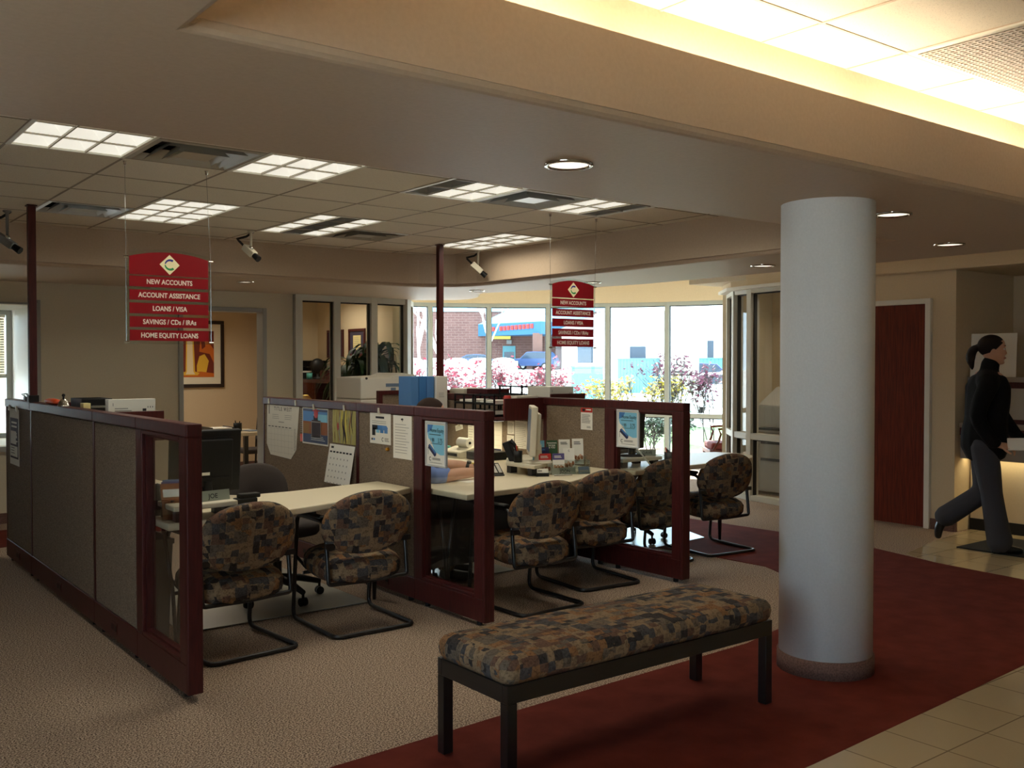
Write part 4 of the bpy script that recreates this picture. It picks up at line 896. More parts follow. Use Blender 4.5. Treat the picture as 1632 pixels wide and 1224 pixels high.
for k, (m, lab) in enumerate((('rust', 'rust brown brochure at the front of the left clear holder'), ('purple', 'purple brochure behind the rust one in the left clear holder'), ('bluegrey', 'blue grey brochure at the back of the left clear holder'))):
    single('brochure', MB().obox(Mh, .0 + .008 * k, .095 + .008 * k, .006, .19 + .012 * k, -.018 - .014 * k, -.010 - .014 * k).quad(Mh @ Matrix.Translation((0, 0, -.010 - .014 * k)), .01, .09, .12, .16, 1), [m, 'paper'], tuple(Mh @ Vector((.05, 0, -.03))), lab, 'brochure', 'brochures in the left clear holder')
single('speaker', MB().lathe([(.001, 0), (.03, 0), (.034, .05), (.026, .16), (.001, .17)], (1.65, 5.22, .75), 20), 'black_plastic', (1.65, 5.22, .75), 'small black desk speaker behind the brochures at the left', 'speaker')
t = thing('waste_bin', 'grey plastic waste bin seen through the left end panel', 'bin', (1.76, 5.45, 0))
def taper(cx, cy, z0, z1, a0, b0, a1, b1): return [[(cx + sx * a, cy + sy * b_, z) for sx, sy in ((-1, -1), (1, -1), (1, 1), (-1, 1))] for z, a, b_ in ((z0, a0, b0), (z1, a1, b1))]
b = MB().loft([[Vector(v) for v in r] for r in taper(1.675, 5.42, .006, .60, .05, .13, .068, .16)], 0, False, False); b.box(1.63, 1.72, 5.30, 5.54, .006, .012); b.build('tub', 'grey_plastic', t)
b = MB()
for a in ((1.602, 1.748, 5.25, 5.265), (1.602, 1.748, 5.575, 5.59), (1.602, 1.614, 5.265, 5.575), (1.736, 1.748, 5.265, 5.575)): b.box(*a, .585, .612)
b.build('rim', 'grey_plastic', t)
# --- on the cap and shelf of the left wall
t = thing('call_bell', 'silver bell with a dark knob on the left cubicle wall', 'bell', (1.56, 6.83, PH))
MB().lathe([(.037, 0), (.037, .006), (.034, .008), (.030, .026), (.018, .042), (.004, .05), (.001, .05)], (1.56, 6.83, PH), 24).build('dome', 'chrome', t); MB().cyl((1.56, 6.83, PH + .048), (1.56, 6.83, PH + .066), .006).ball((1.56, 6.83, PH + .07), .011).build('knob', 'black_plastic', t)
b = MB().loft([[Vector((1.56 + r * math.cos(q), y, PH + .021 + r * .62 * math.sin(q))) for q in [2 * math.pi * i / 14 for i in range(14)]] for y, r in ((6.98, .018), (7.0, .028), (7.1, .033), (7.22, .030), (7.28, .02))])
single('pencil_case', b, 'orange', (1.56, 7.1, PH), 'bright orange case lying on the left cubicle wall beside the bell', 'case')
single('binder_clip', MB().box(1.54, 1.58, 7.9, 7.96, PH, PH + .03).tube([(1.55, 7.92, PH + .03), (1.53, 7.90, PH + .05), (1.56, 7.93, PH + .055), (1.57, 7.93, PH + .03)], .003, 6).tube([(1.55, 7.95, PH + .03), (1.53, 7.97, PH + .05), (1.56, 7.98, PH + .055), (1.57, 7.95, PH + .03)], .003, 6), 'dark_plastic', (1.56, 7.93, PH), 'black binder clip left of the left power pole', 'binder clip')
def carton(x0, x1, y0, y1, z0, z1, label, seed=1):
    b = MB().box(x0, x1, y0, y1, z0, z1); M = frame((x0, y0, z0), (1, 0, 0), (0, 0, 1)); w, h = x1 - x0, z1 - z0; rg = random.Random(seed)
    b.quad(M, w * .09, w * .1, h * .82, h * .9, 2); lines(b, M, w * .13, w * .5, h * .66, h * .78, 2, 1, .006, seed)
    b.disc(M, w * .47, h * .55, w * .06, 3, 1, 18, h * .05); lines(b, M, w * .56, w * .66, h * .45, h * .7, 3, 1, .004, 2); b.quad(M, w * .72, w * .80, h * .66, h * .74, 2, 1)
    for i in range(3):
        for j in range(3): b.quad(M, w * (.83 + .05 * i), w * (.845 + .05 * i), h * (.5 + .13 * j), h * (.54 + .13 * j), 2)
    return single('carton', b, ['white_plastic', 'paper_line', 'ink', 'red'], ((x0 + x1) / 2, (y0 + y1) / 2, z0), label, 'carton', 'white printed cartons on the shelves', .003)
carton(1.63, 1.905, 6.05, 6.12, 1.115, 1.338, 'white printed carton standing on the left cubicle shelf')
t = thing('desk_organizer', 'black plastic organizer behind the white carton on the left shelf', 'organizer', (1.79, 7.0, 1.115))
MB().box(1.69, 1.885, 6.9, 6.91, 1.115, 1.316).box(1.69, 1.70, 6.91, 7.2, 1.115, 1.316).box(1.875, 1.885, 6.91, 7.2, 1.115, 1.316).box(1.70, 1.875, 7.19, 7.2, 1.115, 1.316).box(1.70, 1.875, 6.91, 7.19, 1.20, 1.21).build('shell', 'black_plastic', t, .003); MB().box(1.72, 1.86, 6.896, 6.90, 1.255, 1.27).build('label_strip', 'steel', t)
single('note_pad', MB().box(1.64, 1.685, 6.66, 6.74, 1.115, 1.296), 'post_it', (1.66, 6.7, 1.115), 'stack of pale yellow notes left of the black organizer', 'note pad', None, .002)
# --- middle desk
hexa = [(4.30, 5.33), (4.545, 5.44), (4.80, 5.78), (4.78, 6.05), (4.487, 5.90), (4.30, 5.66)]
riser(hexa, .835, 'cream riser under the cream monitor beside the brochures', [(4.375, 5.44), (4.37, 5.68), (4.72, 5.78), (4.70, 5.94)])
n_ = Vector((-.82, .57, 0)).normalized()
monitor(frame((4.40, 5.515, 1.07), (-n_.y, n_.x, 0), (.05 * .82, -.05 * .57, 1)), .34, .355, 'cream_plastic', 'bluegrey', 'cream flat monitor seen edge-on beside the brochure stand', .835)
t = thing('telephone', 'black desk telephone standing on the middle riser', 'telephone', (4.45, 5.72, .835))
Mp = frame((4.37, 5.63, .838), (.55, .45, 0), (-.25, .3, .9)); MB().obox(Mp, 0, .17, 0, .16, -.05, 0).build('base', 'black_plastic', t, .008)
MB().tube([Mp @ Vector((.03, .01, .012)), Mp @ Vector((.03, .05, .03)), Mp @ Vector((.03, .12, .03)), Mp @ Vector((.03, .155, .012))], [.018, .012, .012, .018], 10).build('handset', 'black_plastic', t)
b = MB()
for i in range(4):
    for j in range(3): b.obox(Mp, .085 + j * .024, .102 + j * .024, .02 + i * .022, .036 + i * .022, 0, .004)
b.build('keypad', 'light_grey', t)
t = thing('pen_cup', 'black pen cup with a red pen beside the telephone', 'pen cup', (4.35, 5.56, .835))
MB().lathe([(.001, .002), (.03, .002), (.032, .085), (.028, .085), (.026, .01), (.001, .01)], (4.345, 5.575, .835), 18).build('cup', 'black_plastic', t); MB().cyl((4.345, 5.575, .85), (4.325, 5.57, .96), .004).build('pen', 'red', t); MB().cyl((4.35, 5.58, .85), (4.36, 5.60, .95), .004).build('pen', 'brass', t)
t = thing('desk_calculator', 'black keypad phone with pale key rows in front of the man', 'calculator', (4.14, 5.62, .75))
Mk = frame((4.02, 5.60, .755), (.9, -.3, 0), (.28, .84, .45)); MB().obox(Mk, 0, .19, 0, .17, -.03, 0).build('body', 'black_plastic', t, .006)
b = MB()
for k in range(5): b.obox(Mk, .02 + k * .034, .042 + k * .034, .03, .145, 0, .005)
b.build('key_row', 'light_grey', t)
single('paper_sheet', MB().obox(frame((3.75, 5.36, .7512), (.96, .1, 0), (-.1, .9, 0)), 0, .22, 0, .15, 0, .0008), 'paper', (3.85, 5.4, .7512), 'loose white sheet lying at the front of the middle desk', 'paper')
single('note_pad', MB().box(4.42, 4.50, 6.12, 6.28, .75, .772), 'yellow', (4.46, 6.2, .75), 'yellow pad behind the black keypad phone', 'note pad')
t = thing('adding_machine', 'cream adding machine with a roll of paper in front of the lit notes', 'adding machine', (4.78, 6.9, .75))
MB().box(4.66, 4.92, 6.78, 7.06, .75, .80).prism([(4.66, .80), (4.92, .80), (4.92, .83), (4.80, .835)], -7.06, -6.78, 0, frame((0, 0, 0), (1, 0, 0), (0, 0, 1))).build('body', 'cream_plastic', t, .006)
MB().cyl((4.80, 6.83, .872), (4.80, 6.98, .872), .042, n=24).build('paper_roll', 'paper', t); MB().cyl((4.80, 6.826, .872), (4.80, 6.83, .872), .012).build('spindle', 'black_plastic', t); MB().box(4.658, 4.66, 6.82, 7.0, .765, .79).build('display', 'black_plastic', t)
single('tissue_box', MB().box(4.68, 4.80, 7.12, 7.32, .75, .83), 'teal', (4.74, 7.2, .75), 'teal box left of the adding machine', 'box', None, .003)
t = thing('letter_tray', 'black drawer organizer right of the adding machine', 'organizer', (4.78, 6.6, .75)); MB().box(4.70, 4.96, 6.48, 6.74, .75, .815).build('case', 'black_plastic', t, .004)
for k in (0, 1): MB().box(4.694, 4.70, 6.49, 6.73, .757 + .03 * k, .782 + .03 * k).build('drawer', 'dark_plastic', t)
# --- brochure stand on the middle desk
Mb0 = frame((4.405, 5.435, .75), (.9, -.44, 0), (0, 0, 1))
t = thing('brochure_stand', 'clear tiered stand holding eight brochures on the middle desk', 'brochure stand', tuple(Mb0 @ Vector((.2, 0, -.04))))
b = MB()
for k, (y, d) in enumerate(((.0, -.004), (.035, -.05), (.07, -.10))): b.obox(Mb0, .0, .40, y, y + .075 - .01 * k, d, d + .003)
b.obox(Mb0, 0, .4, 0, .12, -.135, -.132).obox(Mb0, 0, .003, 0, .10, -.132, -.004).obox(Mb0, .397, .4, 0, .10, -.132, -.004).obox(Mb0, .003, .397, 0, .003, -.132, -.004); b.build('tiers', 'acrylic', t)
def brochure(x, y, d, w, h, m, top, lab, txt=None, pic=None, tm=2):
    M = Mb0 @ Matrix.Translation((x, y, d)) @ Matrix.Rotation(R(-8), 4, 'X')
    b = MB().obox(M, 0, w, 0, h, -.004, 0)
    if top: b.quad(M, 0, w, h * .68, h, 1, 1)
    if txt:
        for i, s in enumerate(txt): b.text(M @ Matrix.Translation((w / 2, h * (.88 - .11 * i), 0)), s, .020, 2, 3, 'CENTER', .0002, .8)
    else: lines(b, M, w * .15, w * .85, h * .76, h * .90, 2, 2, .005, 3, 3)
    if pic:
        rg = random.Random(int(x * 1000))
        for i in range(6): b.disc(M, w * (.18 + .13 * i), h * (.22 + .12 * rg.random()), .010, 3 + i % 2, 2 + i, 10, .016)
    ms = [m, top or m, 'paper' if tm == 2 else 'mid_blue' if tm == 3 else 'ink', 'skin_print', 'rust']
    single('brochure', b, ms, tuple(M @ Vector((w / 2, 0, 0))), lab, 'brochure', 'brochures in the tiered clear stand')
brochure(.00, .085, -.112, .088, .155, 'sky_blue', None, 'light blue brochure at the back left of the clear stand')
brochure(.102, .085, -.114, .085, .155, 'green_dark', None, 'dark green brochure at the back of the clear stand', ['Investment', 'Services', '& YOU'])
brochure(.198, .085, -.116, .085, .160, 'paper_grey', None, 'pale grey brochure at the back, right of the green one', None, None, 5)
brochure(.300, .06, -.116, .085, .190, 'paper_grey', None, 'tall grey brochure at the back right end of the stand', None, True, 5)
brochure(.018, .045, -.060, .092, .150, 'navy', None, 'navy brochure with JOIN on it behind the red one', ['JOIN'], None, 3)
brochure(.218, .02, -.062, .085, .165, 'paper', None, 'white brochure with small figures right of the purple one', ['C'], True, 5)
brochure(.022, .008, -.014, .092, .145, 'paper', 'red', 'front brochure with a red upper half', None, True)
brochure(.125, .008, -.014, .088, .145, 'paper', 'purple', 'front brochure with a purple upper half', None, True)
t = thing('card_holder', 'black holder of white business cards left of the JOON nameplate', 'card holder', (4.39, 5.33, .75)); Mc = frame((4.345, 5.36, .75), (.85, -.5, 0), (0, 0, 1))
MB().obox(Mc, 0, .09, 0, .025, -.04, 0).build('base', 'black_plastic', t, .003); MB().obox(Mc, .005, .085, .012, .055, -.02, -.012).quad(Mc @ Matrix.Translation((0, 0, -.012)), .01, .04, .035, .045, 1).build('cards', ['paper', 'paper_line'], t)
nameplate(frame((4.50, 5.375, .75), (.95, -.25, 0), (.03, .12, 1)), 'JOON', .19, .05, 'nameplate reading JOON in front of the brochure stand')
t = thing('card_holder', 'clear holder of lilac cards right of the JOON nameplate', 'card holder', (4.73, 5.28, .75)); Mc = frame((4.695, 5.30, .75), (.9, -.3, 0), (0, .2, 1))
MB().obox(Mc, 0, .09, 0, .02, -.03, 0).build('base', 'acrylic', t); MB().obox(Mc, .004, .086, .006, .055, -.018, -.01).quad(Mc @ Matrix.Translation((0, 0, -.01)), .01, .08, .012, .03, 1).build('cards', ['bluegrey', 'paper_line'], t)
single('pen', MB().cyl((4.47, 5.315, .755), (4.60, 5.27, .755), .005, n=10), 'steel', (4.53, 5.29, .75), 'silver pen lying in front of the JOON nameplate', 'pen')
# --- on the shelf of the right wall
def trays(x0, x1, y0, y1, z0, label, m='black_plastic', paper=True):
    t = thing('letter_tray', label, 'letter tray', ((x0 + x1) / 2, (y0 + y1) / 2, z0), 0, 'black letter trays on the shelves')
    for x in (x0, x1 - .012):
        for y in (y0, (y0 + y1) / 2 - .006, y1 - .012): MB().box(x, x + .012, y, y + .012, z0, z0 + .18).build('post', m, t)
    for k in range(2): MB().box(x0 + .012, x1 - .012, y0, y1, z0 + .01 + .085 * k, z0 + .018 + .085 * k).box(x0, x0 + .010, y0 + .012, y1 - .012, z0 + .01 + .085 * k, z0 + .03 + .085 * k).build('tray', m, t)
    MB().box(x0, x1, y0, y0 + .010, z0 + .165, z0 + .18).box(x0, x0 + .010, y0 + .010, y1, z0 + .168, z0 + .18).build('top_rail', m, t)
    if paper:
        for k in range(2): single('paper_stack', MB().obox(frame((x0 + .02, y0 + .03, z0 + .018 + .085 * k), (1, .06, 0), (-.06, 1, 0)), 0, .21, 0, y1 - y0 - .1, 0, .03), 'paper', (x0 + .1, y0 + .2, z0 + .018 + .085 * k), ('lower' if k == 0 else 'upper') + ' stack of papers in the ' + label.split(' on ')[0], 'paper', 'paper stacks in the letter trays')
trays(4.74, 5.02, 6.70, 6.98, 1.115, 'rear black letter tray on the shelf beside the man')
trays(4.74, 5.02, 6.40, 6.68, 1.115, 'front black letter tray on the shelf beside the man')
single('drink_can', MB().lathe([(.001, 0), (.028, 0), (.032, .01), (.032, .165), (.026, .178), (.001, .178)], (4.80, 6.30, 1.115), 20), 'red', (4.80, 6.30, 1.115), 'red can at the near end of the shelf beside the man', 'can')
single('paper_box', MB().box(4.86, 5.08, 6.25, 6.38, 1.115, 1.288), 'white_plastic', (4.97, 6.3, 1.115), 'low white box next to the red can on the shelf', 'box', None, .003)
for k in range(3):
    b = MB().box(4.70 + .085 * k, 4.78 + .085 * k, 7.62, 7.84, 1.115, 1.435)
    single('ring_binder', b, 'binder_blue' if k != 1 else 'mid_blue', (4.74 + .085 * k, 7.73, 1.115), ['leftmost of the three blue binders beside the printer', 'darker blue binder in the middle of the three', 'blue binder touching the white one'][k], 'binder', 'ring binders standing on the shelf', .004)
b = MB().box(4.96, 5.085, 7.60, 7.84, 1.115, 1.435); lines(b, frame((4.96, 7.60, 1.115), (1, 0, 0), (0, 0, 1)), .03, .10, .12, .17, 3, 1, .004, 4)
single('ring_binder', b, ['paper', 'paper_line'], (5.02, 7.72, 1.115), 'white binder right of the three blue ones', 'binder', 'ring binders standing on the shelf', .004)
carton(5.20, 5.46, 6.24, 6.54, 1.115, 1.358, 'white printed carton behind the right cubicle wall, against the windows', 5)
trays(5.20, 5.46, 6.62, 6.95, 1.115 + .065, 'black letter tray on the window side shelf', 'black_plastic', False)
single('storage_box', MB().box(5.20, 5.48, 6.60, 6.97, 1.115, 1.18), 'dark_plastic', (5.3, 6.8, 1.115), 'dark box under the black letter tray on the window side shelf', 'box', None, .003)
single('file_box', MB().box(5.2, 5.45, 7.12, 7.45, 1.115, 1.322), 'cherry', (5.3, 7.3, 1.115), 'cherry coloured file box on the window side shelf', 'box', None, .003)
single('file_folder', MB().prism([(0, 0), (.24, 0), (.24, .21), (.02, .2)], -7.76, -7.52, 0, frame((5.2, 0, 1.115), (1, 0, 0), (0, 0, 1))), 'cream_plastic', (5.3, 7.6, 1.115), 'cream file folder at the far end of the window side shelf', 'folder')
# --- desk by the windows
riser([(5.19, 5.36), (5.60, 5.34), (5.66, 5.48), (5.60, 5.66), (5.19, 5.68)], .825, 'cream riser on the desk by the windows', [(5.25, 5.42), (5.585, 5.42), (5.25, 5.6), (5.57, 5.6)])
nameplate(frame((5.47, 5.49, .825), (.8, -.6, 0), (.05, .08, 1)), 'DAVE', .15, .05, 'faint nameplate on the riser by the windows')
monitor(frame((5.42, 5.57, 1.04), (-1, -.15, 0), (0, -.06, 1)), .40, .33, 'black_plastic', 'black_plastic', 'black monitor behind the right Home Equity poster', .825)
t = thing('pen_cup', 'grey mesh pen cup on the desk by the windows', 'pen cup', (5.70, 5.36, .75)); MB().lathe([(.001, .001), (.04, .001), (.042, .10), (.039, .10), (.037, .006), (.001, .006)], (5.70, 5.36, .75), 20).build('cup', 'dark_plastic', t)
for k, m in enumerate(('orange', 'black_plastic', 'steel', 'black_plastic')): MB().cyl((5.70 + .008 * (k - 1.5), 5.36, .76), (5.70 + .022 * (k - 1.5), 5.37 + .008 * k, .89 - .01 * k), .004, n=8).build('pen', m, t)
single('cable', MB().tube([(5.31, 5.33, .90), (5.36, 5.30, .83), (5.42, 5.29, .77), (5.45, 5.32, .754)], .006, 8), 'white_plastic', (5.38, 5.32, .75), 'white cable slanting down from the riser by the windows', 'cable')
# --- printer cabinet behind the middle cubicle
t = thing('filing_cabinet', 'grey cabinet the beige printer stands on', 'cabinet', (5.2, 9.15, 0)); p = MB().box(4.86, 5.58, 8.9, 9.5, .005, .80).build('body', 'light_grey', t, .004)
for k in range(2): d = MB().box(4.88, 5.56, 8.885, 8.9, .06 + k * .37, .41 + k * .37).build('drawer', 'light_grey', t, .003); MB().box(5.14, 5.30, 8.87, 8.885, .34 + k * .37, .36 + k * .37).build('handle', 'steel', d)
t = thing('printer', 'large beige office printer left of the blue binders', 'printer', (5.2, 9.15, .80))
MB().box(4.885, 5.565, 8.9, 9.45, .80, 1.18).build('base_unit', 'white_plastic', t, .008); MB().box(4.885, 5.565, 8.9, 9.45, 1.186, 1.41).build('upper_unit', 'white_plastic', t, .012)
MB().prism([(4.89, 1.41), (5.30, 1.425), (5.38, 1.455), (5.565, 1.43), (5.565, 1.41)], -9.44, -8.91, 0, frame((0, 0, 0), (1, 0, 0), (0, 0, 1))).build('lid', 'white_plastic', t, .006)
b = MB().box(5.18, 5.34, 8.897, 8.9, 1.31, 1.345).box(5.24, 5.30, 8.897, 8.9, 1.265, 1.30).box(5.46, 5.54, 8.897, 8.9, 1.32, 1.37); b.build('label', 'bluegrey', t); MB().cyl((4.95, 8.905, 1.40), (4.95, 8.892, 1.40), .012).build('catch', 'dark_plastic', t)

# ================================================================== ROOM BEHIND THE DOORWAY
t = thing('framed_picture', 'dark framed picture of a light beam in an orange canyon', 'picture', (4.89, 13.885, 1.21)); x0, x1, z0, z1 = 4.43, 5.36, 1.21, 2.175; M = frame((x0, 13.88, z0), (1, 0, 0), (0, 0, 1)); w, h = x1 - x0, z1 - z0; f = .05
b = MB()
for a in ((0, w, 0, f), (0, w, h - f, h), (0, f, f, h - f), (w - f, w, f, h - f)): b.obox(M, *a, -.0, .02)
b.build('frame', 'frame_dark', t, .004)
MB().obox(M, f, w - f, f, h - f, 0, .006).build('mat_board', 'mat_board', t)
M2 = M @ Matrix.Translation((0, 0, .006)); a0, a1, c0, c1 = f + .10, w - f - .10, f + .10, h - f - .10; W_, H_ = a1 - a0, c1 - c0
def U(u, v): return (a0 + W_ * u, c0 + H_ * v)
b = MB().poly(M2, [U(0, 0), U(1, 0), U(1, 1), U(0, 1)], 0, 1)
b.poly(M2, [U(0, .05), U(.16, .1), U(.22, .35), U(.14, .6), U(.2, .85), U(.1, 1), U(0, 1)], 1, 2).poly(M2, [U(0, .08), U(.12, .2), U(.10, .38), U(0, .45)], 2, 3)
b.poly(M2, [U(.6, .08), U(.82, .1), U(.88, .35), U(.78, .5), U(.66, .45), U(.6, .25)], 2, 3).poly(M2, [U(.66, .55), U(.9, .5), U(1, .3), U(1, .6), U(.85, .8), U(.7, .95)], 1, 2).poly(M2, [U(.72, .6), U(.8, .66), U(.78, .9), U(.68, .9)], 3, 4)
b.poly(M2, [U(0, 0), U(1, 0), U(1, .08), U(.7, .12), U(.4, .1), U(.1, .14), U(0, .1)], 1, 4).poly(M2, [U(.28, .04), U(.62, .04), U(.66, .09), U(.56, .12), U(.52, 1), U(.36, 1), U(.34, .12), U(.24, .09)], 2, 5).poly(M2, [U(.34, .06), U(.56, .06), U(.52, .12), U(.495, 1), U(.385, 1), U(.37, .12)], 4, 6)
b.build('print', ['canyon_d', 'canyon_o', 'canyon_y', 'canyon_d', 'canyon_l'], t)
t = thing('office_desk', 'cream desk in the room behind the doorway', 'desk', (4.0, 11.3, 0)); MB().box(3.1, 4.82, 11.0, 11.7, .70, .74).build('worktop', 'laminate', t, .006)
for x in (3.16, 4.77):
    for y in (11.05, 11.64): MB().box(x - .025, x + .025, y - .025, y + .025, 0, .70).build('leg', 'black_metal', t)
t = thing('letter_tray', 'dark tray on the desk behind the doorway', 'tray', (4.35, 11.35, .74)); MB().box(4.18, 4.45, 11.2, 11.55, .74, .75).box(4.18, 4.19, 11.2, 11.55, .75, .80).box(4.44, 4.45, 11.2, 11.55, .75, .80).build('tray', 'dark_plastic', t, .003); MB().box(4.2, 4.43, 11.22, 11.5, .752, .79).build('paper', 'paper', t)
t = thing('pen_cup', 'black pen cup on the desk behind the doorway', 'pen cup', (4.53, 11.3, .74)); MB().lathe([(.001, .001), (.05, .001), (.05, .10), (.045, .10), (.045, .006), (.001, .006)], (4.53, 11.3, .74), 18).build('cup', 'black_plastic', t); MB().cyl((4.52, 11.3, .75), (4.50, 11.3, .87), .006).cyl((4.54, 11.3, .75), (4.56, 11.31, .86), .006).build('pen', 'black_plastic', t)
single('notebook', MB().obox(frame((4.62, 11.15, .741), (1, .1, 0), (-.1, 1, 0)), 0, .16, 0, .22, 0, .008), 'bluegrey', (4.7, 11.2, .74), 'blue grey notebook right of the pen cup behind the doorway', 'notebook')
t = thing('side_chair', 'black chair with arms standing in the doorway room', 'chair', (4.98, 11.9, 0)); 
MB().box(4.86, 5.18, 11.85, 12.25, .40, .46).build('seat', 'grey_fabric', t, .015); MB().obox(frame((5.19, 12.05, .75), (0, 1, 0), (.1, 0, 1)), -.2, .2, -.2, .18, -.03, .03).build('backrest', 'grey_fabric', t, .02)
for y in (11.82, 12.28): MB().tube([(5.16, y, 0), (5.18, y, .64), (4.91, y, .66), (4.84, y, .62), (4.80, y, 0)], .014).build('leg', 'black_metal', t)

# ================================================================== GLAZED OFFICE WITH THE PLANT
def diploma(yl, w, z0, h, label):
    M = onwall(6.578, yl, z0); t = thing('framed_certificate', label, 'certificate', (6.57, yl - w / 2, z0), 0, 'framed certificates in the glazed office'); b = MB(); f = .035
    for a in ((0, w, 0, f), (0, w, h - f, h), (0, f, f, h - f), (w - f, w, f, h - f)): b.obox(M, *a, 0, .022)
    b.build('frame', 'cherry', t, .003); MB().obox(M, f, w - f, f, h - f, 0, .008).build('mat_board', 'matte_plum', t)
    P = MB().obox(M, w * .27, w * .73, h * .24, h * .76, .008, .010); lines(P, M @ Matrix.Translation((0, 0, .010)), w * .32, w * .68, h * .3, h * .7, 6, 1, .005, 3); P.build('certificate', ['post_it', 'paper_line'], t)
diploma(12.97, .50, 1.64, .40, 'framed certificate on the left in the glazed office'); diploma(12.31, .47, 1.655, .385, 'framed certificate on the right in the glazed office, above the plant')
t = thing('desk_hutch', 'cherry desk with a raised shelf in the glazed office', 'desk', (6.3, 12.5, 0))
MB().box(6.08, 6.56, 11.75, 13.25, 1.285, 1.33).build('shelf_board', 'cherry', t, .004); MB().box(5.98, 6.56, 11.75, 13.25, .70, .74).build('worktop', 'laminate', t, .004)
for y in (11.75, 12.45, 13.22): MB().box(6.12, 6.56, y, y + .03, 0, 1.285).build('side_panel', 'cherry', t)
t2 = thing('desk_lamp', 'lit desk lamp under the raised shelf of the glazed office', 'lamp', (6.2, 12.95, .74)); MB().lathe([(.001, 0), (.08, 0), (.08, .012), (.012, .02), (.010, .26)], (6.2, 12.95, .74), 20).build('stem', 'brass', t2); MB().lathe([(.05, .36), (.15, .24), (.14, .24), (.045, .352)], (6.2, 12.95, .74), 24).build('shade', 'post_it', t2)
d = bpy.data.lights.new('lamp', 'POINT'); d.energy = 9; d.color = (1, .8, .45); d.shadow_soft_size = .04; o = bpy.data.objects.new('lamp', d); COL.objects.link(o); o.parent = t2; o.location = (0, 0, .26)
for k, (y, m) in enumerate(((12.32, 'brass'), (12.08, 'white_paint'), (11.92, 'white_paint'))):
    b = MB().obox(onwall(6.42, y, .742), 0, .14, 0, .20, 0, .012).quad(onwall(6.42, y, .742) @ Matrix.Translation((0, 0, .012)), .02, .12, .03, .17, 1); single('tabletop_picture', b, [m, 'paper_grey'], (6.42, y, .74), ['brass photo frame under the raised shelf', 'white photo frame in the middle under the raised shelf', 'white photo frame nearest the plant under the raised shelf'][k], 'photo frame', 'photo frames under the raised shelf')
t = thing('mail_sorter', 'black mail sorter on the raised shelf of the glazed office', 'organizer', (6.35, 13.1, 1.33)); b = MB().box(6.15, 6.56, 13.2, 13.22, 1.33, 1.60)
for z in (1.33, 1.415, 1.50, 1.59): b.box(6.15, 6.56, 12.98, 13.2, z, z + .01)
for x in (6.15, 6.35, 6.55): b.box(x, x + .01, 12.98, 13.2, 1.34, 1.60)
b.build('shell', 'black_plastic', t); MB().box(6.17, 6.33, 13.0, 13.15, 1.425, 1.45).box(6.37, 6.53, 13.0, 13.15, 1.51, 1.53).build('paper', 'paper', t)
single('desk_fan', MB().lathe([(.001, 0), (.07, 0), (.07, .02), (.02, .04), (.02, .09)], (6.3, 12.75, 1.33), 18).ball((6.3, 12.75, 1.52), .11, .07, .11).cyl((6.3, 12.8, 1.52), (6.3, 12.9, 1.54), .05), 'black_plastic', (6.3, 12.75, 1.33), 'dark rounded desk fan in front of the black mail sorter', 'fan')
single('file_box', MB().box(6.14, 6.5, 12.2, 12.35, 1.33, 1.46).box(6.14, 6.5, 11.8, 12.2, 1.33, 1.38), 'cherry', (6.3, 12.1, 1.33), 'cherry box on the raised shelf behind the plant', 'box')
single('mug', MB().lathe([(.001, 0), (.04, 0), (.042, .09), (.037, .09), (.035, .01), (.001, .01)], (6.15, 12.7, 1.33), 18), 'teal', (6.15, 12.7, 1.33), 'teal mug on the raised shelf', 'mug')
t = thing('potted_plant', 'tall green plant with arching strap leaves behind the office glass', 'plant', (6.16, 11.25, 0)); MB().lathe([(.001, 0), (.16, 0), (.20, .34), (.21, .36), (.185, .36), (.175, .32), (.001, .32)], (6.16, 11.25, 0), 24).build('pot', 'rust', t)
b = MB(); heads = [(6.06, 11.15, 1.50), (6.34, 11.10, 1.68), (6.16, 11.25, 1.25)]
for hx_, hy_, hz in heads: b.tube([(6.16, 11.25, .3), ((6.16 + hx_) / 2, (11.25 + hy_) / 2, hz * .6), (hx_, hy_, hz)], [.022, .018, .015], 8)
b.build('stem', 'bark_dark', t); b = MB(); rg = random.Random(11)
for hi, (hx_, hy_, hz) in enumerate(heads):
    for k in range(75):
        a = rg.uniform(0, 2 * math.pi); L = rg.uniform(.42, .66); up = rg.uniform(.1, 1.2); d = Vector((math.cos(a), math.sin(a), 0)); s = Vector((-d.y, d.x, 0)); P = []; z0 = hz + rg.uniform(-.25, .06)
        hl = 6.54
        for i in range(7):
            u = i / 6; p = Vector((hx_, hy_, z0)) + d * L * .85 * math.sin(u * 1.45) + Vector((0, 0, L * (up * u - 1.25 * u * u * (.6 + .4 * up)))); p.x = min(p.x, hl); p.y = max(p.y, 10.60); w_ = .033 * math.sin(math.pi * min(1, .12 + u * .88)) + .001; P += [p - s * w_, p + Vector((0, 0, -.006)), p + s * w_]
        b.add(P, [(3 * i + j, 3 * i + j + 1, 3 * i + j + 4, 3 * i + j + 3) for i in range(6) for j in (0, 1)], 0, True)
tag(b.build('foliage', 'plant_green', t), None)

